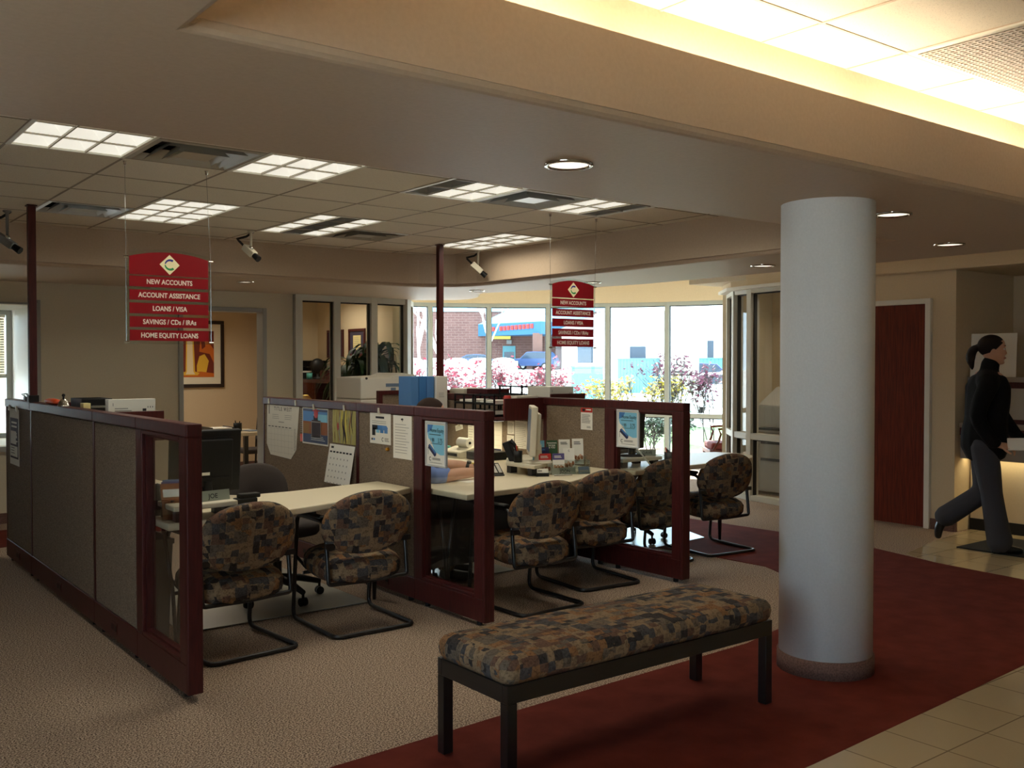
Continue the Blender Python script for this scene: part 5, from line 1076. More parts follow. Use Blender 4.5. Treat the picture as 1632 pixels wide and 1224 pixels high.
# ================================================================== COPIER OFFICE AND TELLER NOOK
t = thing('copier', 'grey copier standing in the right glass office', 'copier', (9.75, 7.2, 0)); MB().box(9.45, 10.05, 6.9, 7.45, .03, .72).build('cabinet', 'light_grey', t, .01); MB().box(9.45, 10.05, 6.9, 7.45, .73, 1.06).build('engine', 'light_grey', t, .012); MB().prism([(9.45, 1.06), (10.05, 1.06), (10.05, 1.28), (9.8, 1.27)], -7.45, -6.9, 0, frame((0, 0, 0), (1, 0, 0), (0, 0, 1))).build('feeder', 'light_grey', t, .006)
MB().box(9.437, 9.45, 6.95, 7.4, .40, .43).box(9.437, 9.45, 6.95, 7.4, .60, .64).build('tray_slot', 'dark_plastic', t); MB().box(9.25, 9.45, 7.0, 7.35, .78, .80).build('output_tray', 'dark_plastic', t)
t = thing('teller_counter', 'grey teller counter behind the walking woman', 'counter', (9.0, 3.2, 0)); ya, yb = 1.2, 4.6
MB().box(8.74, 9.4, ya, yb, .965, 1.01).build('counter_top', 'teller_grey', t, .006); MB().box(8.75, 8.80, ya, yb, .895, .965).build('trim_band', 'cherry', t); MB().box(8.76, 8.84, ya, yb, .68, .895).build('front_panel', 'teller_grey', t, .004); MB().box(8.96, 9.06, ya, yb, .11, .965).build('recessed_panel', 'wall_tan', t); MB().box(8.95, 9.07, ya, yb, .005, .11).build('toe_kick', 'black_plastic', t)
area('lamp', (-.11, 0, .70), .06, 3.2, 5, (1, .82, .45), t, (0, 0, 0))
MB().box(8.85, 8.93, ya + .1, yb - .1, .705, .72).build('light_strip', 'tube_dim', t)
t = thing('teller_screen', 'cherry and grey privacy screen on the teller counter', 'screen', (8.905, 3.2, 1.01)); MB().box(8.875, 8.935, ya, yb, 1.385, 1.43).build('cap', 'teller_grey', t, .004); MB().box(8.89, 8.92, ya, yb, 1.33, 1.385).box(8.89, 8.92, ya, yb, 1.01, 1.05).box(8.89, 8.92, 4.28, yb, 1.05, 1.33).box(8.89, 8.92, 3.4, 3.46, 1.05, 1.33).build('frame', 'cherry', t); MB().box(8.895, 8.915, ya, 3.4, 1.05, 1.33).box(8.895, 8.915, 3.46, 4.28, 1.05, 1.33).build('panel', 'light_grey', t)
single('sign_card', MB().obox(frame((8.90, 4.585, 1.43), (.1, -1, 0), (.06, 0, 1)), 0, .40, 0, .40, 0, .004), 'paper', (8.91, 4.4, 1.43), 'large white card standing on the teller screen behind the woman', 'card'); single('sign_card', MB().obox(frame((8.90, 4.09, 1.43), (.1, -1, 0), (.06, 0, 1)), 0, .2, 0, .26, 0, .004), 'paper', (8.91, 4.0, 1.43), 'smaller white card on the teller screen at the right edge', 'card')
t = thing('card_rack', 'thin pale leaflet rack on the teller counter left of the woman', 'leaflet rack', (8.8, 4.5, 1.01)); MB().obox(frame((8.79, 4.52, 1.01), (.1, -1, 0), (.12, 0, 1)), 0, .10, 0, .24, 0, .006).build('back', 'paper', t); MB().obox(frame((8.78, 4.52, 1.01), (.1, -1, 0), (.12, 0, 1)), 0, .10, 0, .09, 0, .006).build('pocket', 'acrylic', t)
single('floor_mat', MB().box(7.95, 8.72, 1.5, 4.2, .004, .014), 'mat_black', (8.3, 2.9, .004), 'black floor mat the woman steps on', 'floor mat', None, .003)
# armchair by the windows
t = thing('armchair', 'mahogany armchair with a red striped seat by the windows', 'armchair', (10.54, 8.86, 0), R(142))
def AM(n, b, m, bv=0): return b.build(n, m, t, bv, world=False)
AM('seat', MB().box(-.25, .25, -.27, .27, .38, .48), 'stripe_red', .03); AM('backrest', MB().obox(frame((-.25, 0, .75), (0, 1, 0), (-.15, 0, 1)), -.26, .26, -.22, .22, -.03, .03), 'stripe_red', .03); AM('seat_rail', MB().box(-.26, .27, -.28, .28, .33, .385), 'mahog', .006)
for x, y in ((.245, -.255), (.245, .255), (-.24, -.25), (-.24, .25)): AM('leg', MB().tube([(x, y, .34), (x, y, .2), (x * 1.02, y, 0)], [.024, .02, .015], 8), 'mahog')
for y in (-.27, .27): AM('arm', MB().tube([(.22, y, .38), (.15, y, .50), (.12, y, .60), (.15, y, .665), (.05, y, .675), (-.27, y, .68)], [.018, .017, .016, .019, .018, .016], 8), 'mahog')
# ================================================================== OUTSIDE
struct(MB().box(-60, 260, -80, 260, -.30, -.14).build('ground', 'concrete'))
def slab(pts, z, m, nm): return struct(MB().prism(pts, z - .02, z).build(nm, m))
slab([(13.5, 13.2), (19.5, 7.6), (24, 12), (17, 20.5)], -.11, 'grass', 'lawn')
slab([(26, 34), (60, 8), (66, 16), (32, 46)], -.11, 'asphalt', 'road')
# brick building across the street; its front runs along F.x
FB = frame((52.2, 85.3, -.12), (.807, -.590, 0), (0, 0, 1))     # local x along the front, y up, z towards us
struct(MB().obox(FB, -32, 34, -.1, 1.12, 0, 30).build('ground', 'concrete'))
t = thing('brick_building', 'long brown brick building across the street with a blue porch', 'building', (52.2, 85.3, -.12))
MB().obox(FB, -32, 24, 0, 13, -14, 0).build('wall', 'brick_wall', t)
MB().obox(FB, -32, 24, 7.0, 7.7, 0, .12).build('band', 'sky_blue', t)
MB().obox(FB, -32, 24, 13, 13.6, -14, .2).build('parapet', 'sky_blue', t)
for x in (-2.4, -.6): MB().obox(FB, x, x + .35, 0, 7, 0, .18).build('pilaster', 'brick', t)
dd = MB().obox(FB, 9.7, 11.0, .9, 3.5, 0, .1).build('door', 'fence_teal', t); MB().obox(FB, 9.85, 10.85, 1.0, 2.9, .1, .13).build('door_panel', 'car_glass', dd)
MB().obox(FB, 10.1, 10.6, 3.7, 4.1, 0, .3).build('wall_lamp', 'grey_plastic', t)
# blue porch roof with its corner towards us
b = MB(); A, B, Cc, Ap = (7.2, 0), (13.2, 7.5), (19.5, 0), (15.2, 0)
def L3(p, y): return FB @ Vector((p[0], y, p[1]))
b.add([L3(A, 4.5), L3(B, 4.5), L3(Cc, 4.5), L3(A, 5.7), L3(B, 5.7), L3(Cc, 5.7), L3(Ap, 9.6)], [(0, 1, 4, 3), (1, 2, 5, 4), (0, 2, 1)]); b.add([L3(A, 5.7), L3(B, 5.7), L3(Cc, 5.7), L3(Ap, 9.6)], [(0, 1, 3), (1, 2, 3)], 1)
b.build('porch_roof', ['awning', 'awning_roof'], t)
for s in (0, 1): 
    q = (12.9, 6.9) if s == 0 else (18.6, .9)
    MB().obox(FB, q[0] - .45, q[0] + .45, 0, 4.6, q[1] - .45, q[1] + .45).build('porch_post', 'brick', t)
d_ = (Vector((B[0], B[1])) - Vector((A[0], A[1]))).normalized(); o_ = L3(A, 5.1); r_ = (FB @ Vector((B[0], 0, B[1]))) - (FB @ Vector((A[0], 0, A[1]))); Mt = frame(o_, r_, (0, 0, 1)); b = MB()
for k in range(13):
    if k != 3: b.obox(Mt, 1.2 + k * .58, 1.58 + k * .58, -.2 + .015 * k, .22 + .015 * k, .02, .10)
b.build('red_letters', 'red', t)
MB().obox(FB, 8.0, 10.5, 4.2, 4.5, .3, .4).build('yellow_sign', 'yellow', t)
# pale house and fence to the right
def away(px, D):     # helper: a point on the ground D metres away along the view bearing of photo column px
    a = R(37.577) + math.atan((px - 816) / 1554.0); return D * math.sin(a), D * math.cos(a)
def house(px, D, w, dpt, h, label, win=True):
    x, y = away(px, D); a = math.atan2(-x, y); t = thing('house', label, 'building', (x, y, -.14), a)
    def Bx(n, m, *k): return MB().box(*k).build(n, m, t, world=False)
    Bx('wall', 'pale_stucco', -w / 2, w / 2, 0, dpt, 0, h); MB().prism([(-w / 2 - .5, h), (w / 2 + .5, h), (0, h + w * .22)], -dpt - .5, .5, 0, frame((0, 0, 0), (1, 0, 0), (0, 0, 1))).build('roof', 'asphalt', t, world=False)
    for k in range(int(w // 4)): f = Bx('window', 'car_glass', -w / 2 + 1.2 + 4 * k, -w / 2 + 2.4 + 4 * k, -.06, 0, h * .42, h * .72)
    return t
house(1010, 75, 11, 9, 4.2, 'pale sunlit house behind the yellow bushes')
house(1130, 88, 12, 9, 5.2, 'pale sunlit house behind the dark blue car')
house(690, 140, 20, 10, 6, 'pale house far behind the left end of the brick building')
b = MB(); p0 = Vector((*away(985, 58), 0)); p1 = Vector((*away(1178, 52), 0)); d = (p1 - p0); n = 34
Mf = frame((p0.x, p0.y, -.14), d, (0, 0, 1)); L = d.length
for k in range(n): b.obox(Mf, L * k / n, L * (k + .9) / n, 0, 1.95, 0, .04)
t = thing('board_fence', 'grey green board fence in front of the pale houses', 'fence', tuple(p0)); b.build('boards', 'fence_teal', t); MB().obox(Mf, 0, L, 1.95, 2.02, -.03, .07).build('rail', 'fence_teal', t)
# pale clipped hedge wall
p0 = Vector((*away(640, 40), 0)); p1 = Vector((*away(822, 37), 0)); d = p1 - p0; Mw = frame((p0.x, p0.y, -.14), d, (0, 0, 1)); L = d.length
t = thing('garden_wall', 'low pale wall with rounded caps beyond the red shrubs', 'wall', tuple(p0)); MB().obox(Mw, 0, L, 0, 1.80, -.15, .15).build('wall', 'concrete', t)
for k in range(5): MB().ball(Mw @ Vector((L * (k + .5) / 5, 1.80, 0)), .5, .3, .13, 12).build('cap', 'concrete', t)
# bin, bank sign
x, y = away(936, 34); t = thing('utility_box', 'pale green utility box on the lawn', 'utility box', (x, y, -.14), math.atan2(-x, y)); MB().box(-.55, .55, 0, .8, 0, 1.55).build('body', 'teal', t, .02, world=False); MB().box(-.58, .58, -.03, .83, 1.55, 1.62).build('lid', 'teal', t, .01, world=False)
x, y = away(1083, 27); t = thing('lawn_sign', 'white lawn sign with the round C mark outside the windows', 'sign', (x, y, -.14), math.atan2(-x, y)); MB().box(-.5, .5, 0, .2, 0, 1.15).build('base', 'pale_stucco', t, .02, world=False)
b = MB().box(-.52, .52, -.02, .22, 1.15, 2.05); M = frame((0, -.02, 1.75), (1, 0, 0), (0, 0, 1))
b.poly(M, [(.10 * math.cos(R(a)), .12 * math.sin(R(a))) for a in range(60, 301, 20)] + [(.06 * math.cos(R(a)), .075 * math.sin(R(a))) for a in range(300, 59, -20)], 1, 3); lines(b, M, -.36, .36, -.40, -.24, 2, 1, .05, 3, 3); b.build('panel', ['white_paint', 'ink'], t, world=False)
# cars
def car(px, D, ang, m, label, suv=False, z=-.12):
    x, y = away(px, D); t = thing('car', label, 'car', (x, y, z), R(ang))
    hh = 1.72 if suv else 1.42; prof = [(-2.25, .35), (2.25, .35), (2.3, .7), (2.15, .88 if not suv else 1.0), (1.1, 1.0 if not suv else 1.08), (.45, hh - .04), (-.3, hh), (-1.6 if suv else -1.1, hh - .04), (-2.2 if suv else -1.85, 1.02), (-2.3, .8)]
    Mx = frame((0, .88, 0), (1, 0, 0), (0, 0, 1)); MB().prism(prof, -0.0, 1.76, 0, Mx).build('body', m, t, .07, world=False)
    g = [(1.0, 1.06), (.42, hh - .1), (-.3, hh - .07), (-1.55 if suv else -1.05, hh - .1), (-1.95 if suv else -1.65, 1.06)]
    MB().prism(g, -.02, 1.78, 0, Mx).build('side_glass', 'car_glass', t, world=False)
    for wx in (-1.4, 1.4):
        for wy in (-.8, .8): MB().cyl((wx, wy - .1, .33), (wx, wy + .1, .33), .33, n=20).cyl((wx, wy - .11, .33), (wx, wy + .11, .33), .19, n=14, mi=1).build('wheel', ['rubber', 'steel'], t, world=False)
    return t
car(851, 92, 120, 'car_blue', 'blue estate car parked under the blue porch', True, 1.0)
car(764, 88, -36, 'car_blue', 'blue car roof showing over the pale wall', False, 1.0)
car(1128, 50, -50, 'car_navy', 'dark navy car parked behind the plum coloured shrubs', True)
car(1170, 31, -62, 'car_white', 'white car glinting in the sun at the right end of the windows')
car(1195, 42, -50, 'car_navy', 'dark car just right of the white one', False)
# trees and shrubs
def bare_tree(x, y, h, seed, label, m, leaf=None, spread=.5, r0=None, fork=.35, depth=5, z0=-.14, nl=0, ls=.06, lm=None, multi=1, group=None, cat='tree', nm='bare_tree'):
    rg = random.Random(seed); t = thing(nm, label, cat, (x, y, z0), 0, group); b = MB(); tips = []
    r0 = r0 or h * .009
    def grow(p, d, L, r, k):
        q = p + d * L * .5 + Vector((rg.uniform(-1, 1), rg.uniform(-1, 1), rg.uniform(-.3, .6))) * L * .06; e = q + (d + Vector((rg.uniform(-1, 1), rg.uniform(-1, 1), .1)) * .1).normalized() * L * .5
        b.tube([p, q, e], [r, r * .85, r * .68], 6 if k > 2 else 4, caps=False); tips.append((e, k)); tips.append((q, k))
        if k <= 0: return
        for i in range(rg.choice([2, 3, 3]) if k < depth else 4):
            a = rg.uniform(0, 2 * math.pi); o = d.orthogonal().normalized(); s = (o * math.cos(a) + d.cross(o) * math.sin(a)) * spread * rg.uniform(.6, 1.3)
            grow(q.lerp(e, rg.uniform(.3, 1)), (d + s + Vector((0, 0, .12))).normalized(), L * rg.uniform(.62, .82), r * .6, k - 1)
    for i in range(multi):
        d = Vector((rg.uniform(-1, 1), rg.uniform(-1, 1), 0)) * (.45 if multi > 1 else .05) + Vector((0, 0, 1)); grow(Vector((x + (rg.uniform(-.15, .15) if multi > 1 else 0), y + (rg.uniform(-.15, .15) if multi > 1 else 0), z0)), d.normalized(), h * fork, r0, depth)
    b.build('branches', m, t)
    if nl:
        lb = MB(); T = [p for p, k in tips if k <= 2 and p.z > z0 + h * .35]
        for i in range(nl):
            p = rg.choice(T) + Vector((rg.uniform(-1, 1), rg.uniform(-1, 1), rg.uniform(-1, 1))) * .07; u = Vector((rg.uniform(-1, 1), rg.uniform(-1, 1), rg.uniform(-1, 1))).normalized(); v = u.orthogonal().normalized(); s = ls * rg.uniform(.6, 1.2)
            lb.add([p - u * s, p + v * s * .5, p + u * s, p - v * s * .5], [(0, 1, 2, 3)])
        lb.build('leaves', lm, t)
    return t
for px, D, h, sd, lab in ((672, 44, 9.5, 3, 'bare pale tree at the left end of the curved windows'), (709, 60, 8.5, 8, 'bare pale tree behind the rear dark pole'), (777, 58, 9, 5, 'bare pale tree in front of the brick wall, left of the blue porch'), (1118, 62, 11, 12, 'tall bare tree behind the dark navy car'), (985, 64, 7, 21, 'small bare tree behind the yellow bushes')):
    x, y = away(px, D); bare_tree(x, y, h, sd, lab, 'bark', depth=6, group='bare street trees')
for px, D, h, sd, lm, lab in ((712, 17.5, 1.5, 31, 'leaf_red', 'leftmost red leaved shrub, right of the rear dark pole'), (748, 17.7, 1.55, 32, 'leaf_red', 'red leaved shrub left of the window bar under the bare tree'), (797, 17.7, 1.45, 33, 'leaf_red', 'red leaved shrub in the middle of the curved window'), (842, 17.5, 1.55, 34, 'leaf_red', 'reddest dense shrub in front of the estate car'), (878, 17.6, 1.3, 35, 'leaf_red', 'thin red shrub under the right hanging sign'), (985, 17.6, 1.35, 36, 'leaf_yellow', 'yellow green shrub left of the brightest yellow one'), (1022, 17.4, 1.3, 37, 'leaf_yellow', 'brightest yellow shrub at the middle right window'), (1048, 17.8, 1.35, 38, 'leaf_yellow', 'yellow shrub at the edge of the plum coloured ones'), (1092, 16.2, 1.75, 39, 'leaf_plum', 'tall plum coloured shrub right of the partition end'), (1132, 17.8, 1.5, 40, 'leaf_plum', 'plum coloured shrub at the right end window')):
    far_ = 1.9 * (sd % 2); x, y = away(px, D + 3.2 + far_); bare_tree(x, y, h * (1.2 + .04 * far_), sd, lab, 'bark_dark', spread=.34, r0=.015, fork=.34, depth=4, nl=420, ls=.055, lm=lm, multi=4, group='shrubs outside the curved windows', cat='shrub', nm='shrub')
for px, D, h, sd, lab in ((1046, 17.8, .75, 51, 'low green shrub seen through the right glazed end panel'), (1068, 18.4, .8, 52, 'low green shrub right of the one behind the poster frame')):
    x, y = away(px, D); bare_tree(x, y, h, sd, lab, 'bark_dark', spread=.6, r0=.012, fork=.4, depth=4, nl=700, ls=.05, lm='leaf_green', multi=5, group='shrubs outside the curved windows', cat='shrub', nm='shrub')
bare_tree(1.2, 15.8, 2.4, 61, 'shrub outside the window with blinds at the left', 'bark_dark', spread=.5, r0=.02, fork=.34, depth=4, nl=160, ls=.05, lm='leaf_green', multi=4, group=None, cat='shrub', nm='shrub')
# blinds of the left window
t = thing('window_blind', 'half lowered white slat blind in the left window', 'blind', (1.55, 11.66, 2.08)); MB().box(1.02, 2.08, 11.63, 11.67, 2.05, 2.08).build('headrail', 'white_plastic', t)
b = MB()
for k in range(22): b.obox(frame((1.02, 11.65, 2.03 - .027 * k), (1, 0, 0), (0, .55, .83)), 0, 1.05, -.013, .013, -.0007, .0007)
b.build('slats', 'white_plastic', t); MB().box(1.02, 2.08, 11.64, 11.66, 1.425, 1.44).build('bottom_rail', 'white_plastic', t)

# ================================================================== PEOPLE
def body(b, chains, n=14, dense=1):
    """overlapping tapered limbs; each chain: list of (point, (ra, rb) or r)"""
    for ch in chains:
        P = [Vector(p) for p, r in ch]; Rr = [r if isinstance(r, tuple) else (r, r) for p, r in ch]
        # smooth resample (Catmull-Rom)
        Q = []; S_ = []
        for i in range(len(P) - 1):
            p0, p1, p2, p3 = P[max(i - 1, 0)], P[i], P[i + 1], P[min(i + 2, len(P) - 1)]
            for k in range(4):
                u = k / 4; Q.append(.5 * ((2 * p1) + (p2 - p0) * u + (2 * p0 - 5 * p1 + 4 * p2 - p3) * u * u + (3 * p1 - p0 - 3 * p2 + p3) * u ** 3)); S_.append(tuple(Rr[i][j] * (1 - u) + Rr[i + 1][j] * u for j in (0, 1)))
        Q.append(P[-1]); S_.append(Rr[-1])
        d0 = (Q[0] - Q[1]).normalized(); d1 = (Q[-1] - Q[-2]).normalized(); a0 = min(S_[0]); a1 = min(S_[-1])
        Q = [Q[0] + d0 * a0 * .9, Q[0] + d0 * a0 * .6] + Q + [Q[-1] + d1 * a1 * .6, Q[-1] + d1 * a1 * .9]; S_ = [tuple(v * .35 for v in S_[0]), tuple(v * .78 for v in S_[0])] + S_ + [tuple(v * .78 for v in S_[-1]), tuple(v * .35 for v in S_[-1])]
        b.tube(Q, S_, n)
def remesh(o, vox, sm=6):
    m = o.modifiers.new('remesh', 'REMESH'); m.mode = 'VOXEL'; m.voxel_size = vox; m.use_smooth_shade = True
    s = o.modifiers.new('smooth', 'SMOOTH'); s.factor = .5; s.iterations = sm; return o
def torso_ring(c, rx, ry, n=20): return [Vector((c[0] + rx * math.cos(2 * math.pi * i / n), c[1] + ry * math.sin(2 * math.pi * i / n), c[2])) for i in range(n)]
def head(b, H, yaw, chin=.0):
    """head centred at H (between the ears), facing +x turned by yaw; about 0.23 tall"""
    Rm = Matrix.Rotation(yaw, 3, 'Z'); H = Vector(H); T = lambda x, y, z: H + Rm @ Vector((x, y, z))
    rings = []
    for z, f, k, wd in ((-.125, .062, -.02, .030), (-.112, .078, .0, .042), (-.085, .086, .045, .056), (-.05, .090, .075, .067), (-.01, .094, .088, .073), (.03, .095, .096, .076), (.065, .088, .094, .072), (.09, .066, .078, .058), (.108, .036, .045, .033)):
        r = []
        for i in range(24):
            a = 2 * math.pi * i / 24; c = math.cos(a); r.append(T((f if c > 0 else k) * c if not (k < 0 and c < 0) else k * -c * -1, wd * math.sin(a), z))
        rings.append(r)
    b.loft(rings)
    b.loft([[T(.088 + u, .013 * s_, v) for s_, u, v in ((-1, 0, z), (0, dx, z), (1, 0, z), (0, -.02, z))] for z, dx in ((.012, .004), (-.01, .014), (-.032, .026), (-.042, .018), (-.046, .002))])
    for s in (-1, 1): b.ball(T(.0, s * .074, -.01), .019, .008, .030, 10, rot=Rm); b.ball(T(.086, s * .03, .022), .012, .02, .008, 8, rot=Rm)
    b.ball(T(.084, 0, -.068), .012, .024, .006, 8, rot=Rm); b.ball(T(.08, 0, -.078), .013, .02, .007, 8, rot=Rm); b.ball(T(.068, 0, -.108), .022, .024, .016, 10, rot=Rm)
    return T
def face_parts(t, T, hair):
    for s in (-1, 1):
        e = MB().ball(T(.077, s * .031, .004), .012, n=10).build('eye', 'eye_white', t, world=False); MB().ball(T(.086, s * .031, .004), .0055, n=8).build('iris', 'ink', e, world=False)
        MB().tube([T(.090, s * .014, .026), T(.092, s * .032, .031), T(.080, s * .05, .026)], [.003, .0038, .002], 6).build('eyebrow', hair, t, world=False)
    MB().tube([T(.078, -.024, -.072), T(.093, -.01, -.070), T(.0945, 0, -.0715), T(.093, .01, -.070), T(.078, .024, -.072)], [.003, .006, .006, .006, .003], 6).build('mouth', 'lip', t, world=False)
def hand(b, w, d, up, side, curl=.5, L=.18, spread=.5):
    """w wrist, d pointing direction, up = back of hand normal; thumb on the side given"""
    d = Vector(d).normalized(); up = Vector(up); up = (up - d * up.dot(d)).normalized(); s = d.cross(up) * side; w = Vector(w)
    body(b, [[(w, (.027, .02)), (w + d * .04, (.036, .018)), (w + d * .085, (.040, .014))]])
    for k, (o, ln) in enumerate(((.030, .068), (.010, .078), (-.010, .072), (-.029, .056))):
        p = w + d * .088 + s * o; q = p + (d * math.cos(curl * .6) - up * math.sin(curl * .6)).normalized() * ln * .5 + s * o * spread * .2; e = q + (d * math.cos(curl * 1.5) - up * math.sin(curl * 1.5)) * ln * .5
        body(b, [[(p - d * .02, .0098), (p, .0096), (q, .0088), (e, .0075)]], 8)
    p = w + d * .03 + s * .03; q = p + (d * .6 + s * .75 - up * .2).normalized() * .045; e = q + (d * .95 + s * .15 - up * .3).normalized() * .034
    body(b, [[(p - s * .012, .013), (p, .0125), (q, .0105), (e, .0085)]], 8)
# ---- walking woman: local +x is forward, +y is her left
t = thing('person', 'woman with a ponytail in a black sweater walking with white papers', 'person', (8.04, 3.86, .014), R(-62))
Hd = (-.085, 0, 1.655)
b = MB(); T = head(b, Hd, R(2))
body(b, [[((-.115, 0, 1.42), .062), ((-.108, 0, 1.50), .053), ((-.098, 0, 1.56), .052)]])
body(b, [[((-.115, 0, 1.40), (.10, .15)), ((-.125, 0, 1.25), (.10, .13)), ((-.13, 0, 1.08), (.095, .12)), ((-.14, 0, .93), (.11, .15)), ((-.145, 0, .86), (.11, .15))]])
RA = [((-.12, -.18, 1.365), .046), ((-.195, -.235, 1.12), .040), ((-.10, -.205, .93), .032), ((-.04, -.18, .885), .025)]
LA = [((-.11, .18, 1.365), .046), ((-.02, .225, 1.13), .040), ((.10, .18, .95), .032), ((.17, .13, .90), .025)]
RL = [((-.15, -.075, .88), .068), ((-.09, -.085, .50), .058), ((-.03, -.085, .10), .040)]
LL = [((-.15, .075, .88), .068), ((-.13, .085, .49), .058), ((-.40, .09, .25), .042)]
body(b, [RA, LA, RL, LL])
hand(b, (-.04, -.18, .885), (.8, .15, -.15), (0, -.5, 1), 1, .9); hand(b, (.17, .13, .90), (.85, -.3, -.1), (0, .4, 1), -1, .8)
remesh(b.build('body', 'skin', t, world=False), .0062, 4)
face_parts(t, T, 'hair_dark')
b = MB(); Rm = Matrix.Rotation(R(2), 3, 'Z')
b.ball(T(-.012, 0, .028), .104, .084, .094, 48, rot=Rm)
h = b.build('hair', 'hair_dark', t, world=False)
# trim hair so that the face shows: cut away the front lower part
me = h.data; bm = bmesh.new(); bm.from_mesh(me)
bmesh.ops.bisect_plane(bm, geom=bm.verts[:] + bm.edges[:] + bm.faces[:], plane_co=T(.060, 0, .040), plane_no=Rm @ Vector((.72, 0, -.70)), clear_outer=True); bm.to_mesh(me); bm.free(); me.shade_smooth()
MB().ball(T(-.11, 0, .02), .026).build('hair_tie', 'ink', t, world=False)
b = MB(); body(b, [[(T(-.10, 0, .02), .024), (T(-.145, 0, -.005), .036), (T(-.165, 0, -.07), .038), (T(-.155, 0, -.13), .022), (T(-.15, 0, -.16), .01)]]); remesh(b.build('ponytail', 'hair_dark', t, world=False), .008, 4)
b = MB(); body(b, [[((-.118, 0, 1.35), (.135, .20)), ((-.12, 0, 1.24), (.150, .19)), ((-.13, 0, 1.08), (.150, .175)), ((-.14, 0, .96), (.160, .195)), ((-.135, 0, .86), (.162, .205))], [((-.115, 0, 1.40), .10), ((-.108, 0, 1.49), .072), ((-.100, 0, 1.54), .070)], [((-.118, -.16, 1.375), .088), ((-.118, 0, 1.41), .10), ((-.115, .16, 1.375), .088)]])
for A_ in (RA, LA): body(b, [[(A_[0][0], .078), (A_[1][0], .064), (A_[2][0], .050), ((Vector(A_[2][0]) * .35 + Vector(A_[3][0]) * .65), .042)]])
remesh(b.build('sweater', 'knit_black', t, world=False), .011, 4)
MB().box(-.018, .03, -.012, .012, -.006, .006).build('name_badge', 'alu', t, world=False).location = (.0, -.10, 1.285)
b = MB(); body(b, [[((-.145, 0, .985), (.118, .160)), ((-.148, 0, .88), (.122, .168))], [((-.147, -.082, .87), .106), ((-.115, -.085, .68), .100), ((-.085, -.085, .48), .084), ((-.055, -.085, .28), .090), ((-.02, -.085, .085), (.112, .09))], [((-.147, .082, .87), .106), ((-.14, .085, .68), .098), ((-.15, .085, .48), .084), ((-.28, .088, .36), .086), ((-.43, .09, .245), (.098, .086))]])
remesh(b.build('trousers', 'trouser', t, world=False), .011, 4)
b = MB(); body(b, [[((-.05, -.085, .05), .042), ((.04, -.085, .034), (.034, .042)), ((.13, -.085, .026), (.022, .034))]]); b.box(-.085, -.035, -.115, -.055, .0, .05); remesh(b.build('shoe', 'shoe', t, world=False), .006, 3)
b = MB(); body(b, [[((-.44, .09, .225), .042), ((-.475, .09, .15), (.034, .042)), ((-.485, .09, .075), (.022, .034))]]); remesh(b.build('shoe', 'shoe', t, world=False), .006, 3)
M = frame((8.04, 3.86, .014), (1, 0, 0), (0, 1, 0)) @ Matrix.Rotation(R(-62), 4, 'Z') @ frame((.025, -.20, .845), (1, .25, .02), (-.05, .3, 1))
single('paper_stack', MB().obox(M, 0, .26, 0, .10, -.006, .006).obox(M @ Matrix.Rotation(R(4), 4, 'Z'), .01, .28, .0, .09, .007, .010), 'paper', tuple(M @ Vector((.1, 0, 0))), 'white papers held by the walking woman', 'paper')
# ---- seated man: world coordinates
t = thing('person', 'man in a blue shirt leaning on the middle desk', 'person', (3.62, 6.05, .011))
fx, fy = .86, -.50; F_ = Vector((fx, fy, 0)); Lf = Vector((-fy, fx, 0)); O_ = Vector((3.66, 6.02, 0))
def W(f, l, z): return O_ + F_ * f + Lf * l + Vector((0, 0, z))
Hm = W(.19, -.03, 1.185); yaw = math.atan2(fy, fx) + R(8)
b = MB(); T = head(b, Hm, yaw)
body(b, [[(W(.02, 0, .98), .062), (W(.09, -.01, 1.06), .056), (W(.155, -.02, 1.12), .056)]])
body(b, [[(W(-.10, 0, .52), (.15, .12)), (W(-.07, 0, .70), (.15, .12)), (W(0, 0, .92), (.16, .11))]])
RAm = [(W(.02, -.19, .955), .055), (Vector((3.555, 5.52, .80)), .048), (Vector((3.80, 5.50, .800)), .040), (Vector((3.93, 5.50, .797)), .029)]
LAm = [(W(.03, .19, .955), .055), (Vector((3.84, 6.0, .83)), .048), (Vector((4.0, 5.82, .812)), .040), (Vector((4.06, 5.76, .80)), .029)]
RLm = [(W(-.10, -.1, .55), .09), (W(.30, -.12, .56), .065), (W(.33, -.12, .30), .055), (W(.30, -.12, .11), .045)]
LLm = [(W(-.10, .1, .55), .09), (W(.30, .14, .56), .065), (W(.33, .14, .30), .055), (W(.30, .14, .11), .045)]
body(b, [RAm, LAm, RLm, LLm])
hand(b, (3.93, 5.50, .797), (.95, .25, -.06), (0, 0, 1), 1, .5); hand(b, (4.06, 5.76, .80), (.75, -.6, -.06), (0, 0, 1), -1, .5)
remesh(b.build('body', 'skin', t), .0062, 4)
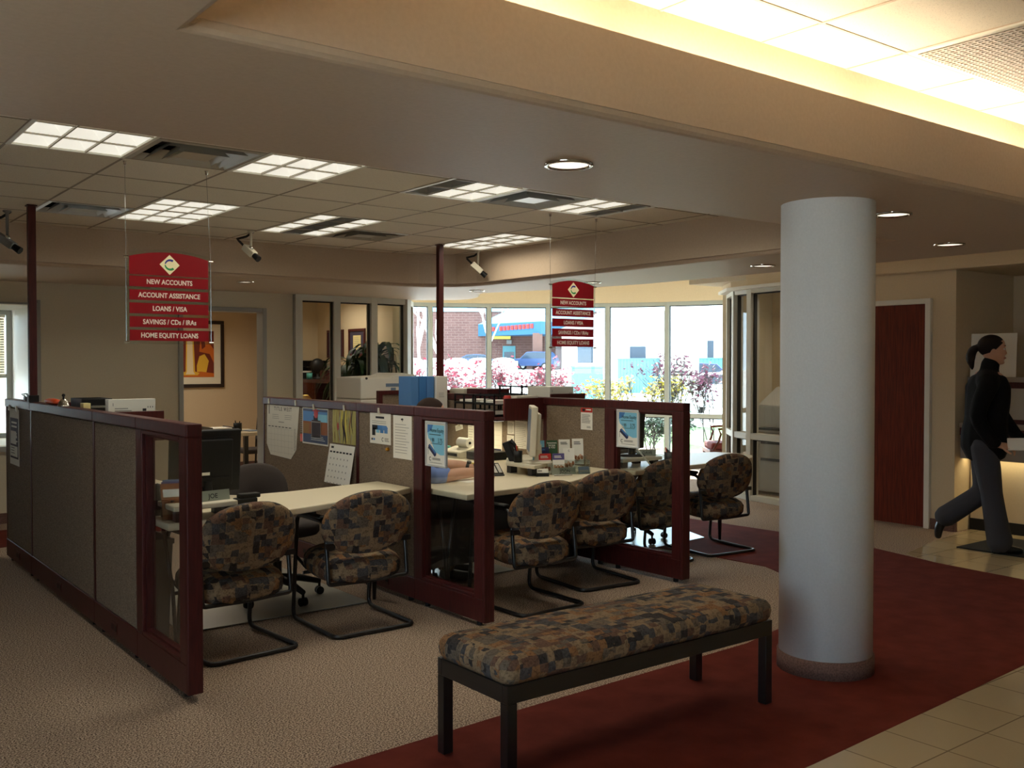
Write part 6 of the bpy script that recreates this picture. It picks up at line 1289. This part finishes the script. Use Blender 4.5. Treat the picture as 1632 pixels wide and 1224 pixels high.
def fp(t, T, hair):
    for s in (-1, 1):
        e = MB().ball(T(.077, s * .031, .004), .012, n=10).build('eye', 'eye_white', t); 
        MB().tube([T(.090, s * .014, .026), T(.092, s * .032, .031), T(.080, s * .05, .026)], [.003, .0038, .002], 6).build('eyebrow', hair, t)
    MB().tube([T(.078, -.024, -.072), T(.0945, 0, -.0715), T(.078, .024, -.072)], [.003, .006, .003], 6).build('mouth', 'lip', t)
fp(t, T, 'hair_brown')
b = MB(); Rm = Matrix.Rotation(yaw, 3, 'Z'); b.ball(T(-.010, 0, .030), .105, .085, .094, 48, rot=Rm); h = b.build('hair', 'hair_brown', t); me = h.data; bm = bmesh.new(); bm.from_mesh(me); off = t.location
bmesh.ops.bisect_plane(bm, geom=bm.verts[:] + bm.edges[:] + bm.faces[:], plane_co=T(.060, 0, .055) - off, plane_no=Rm @ Vector((.75, 0, -.66)), clear_outer=True); bm.to_mesh(me); bm.free(); me.shade_smooth()
b = MB(); body(b, [[(W(-.11, 0, .52), (.17, .135)), (W(-.07, 0, .70), (.168, .135)), (W(-.01, 0, .90), (.175, .12))], [(W(.015, -.14, .965), .068), (W(.01, 0, .99), .08), (W(.015, .14, .965), .068)], [(W(.02, 0, .99), .075), (W(.05, 0, 1.045), .064)]])
for A_ in (RAm, LAm): body(b, [[(p, r * 1.28) for p, r in A_[:2]] + [((Vector(A_[1][0]) * .55 + Vector(A_[2][0]) * .45), .056)]])
remesh(b.build('shirt', 'shirt_blue', t), .010, 4)
b = MB(); body(b, [[(W(-.12, 0, .58), (.17, .13)), (W(-.10, 0, .52), (.17, .13))], [(p, r * 1.2) for p, r in RLm], [(p, r * 1.2) for p, r in LLm]]); remesh(b.build('trousers', 'khaki', t), .011, 4)
for s in (-.12, .14):
    b = MB(); body(b, [[(W(.28, s, .06), .042), (W(.38, s, .042), (.032, .042)), (W(.47, s, .034), (.022, .036))]]); remesh(b.build('shoe', 'shoe', t), .006, 3)
q0 = Vector(LAm[2][0]).lerp(Vector(LAm[3][0]), .72); dv = (Vector(LAm[3][0]) - Vector(LAm[2][0])).normalized(); MB().cyl(q0 - dv * .012, q0 + dv * .012, .036, n=20).cyl(q0 + Vector((0, -.012, .03)), q0 + Vector((0, -.016, .042)), .017, n=14).build('watch', 'black_plastic', t)
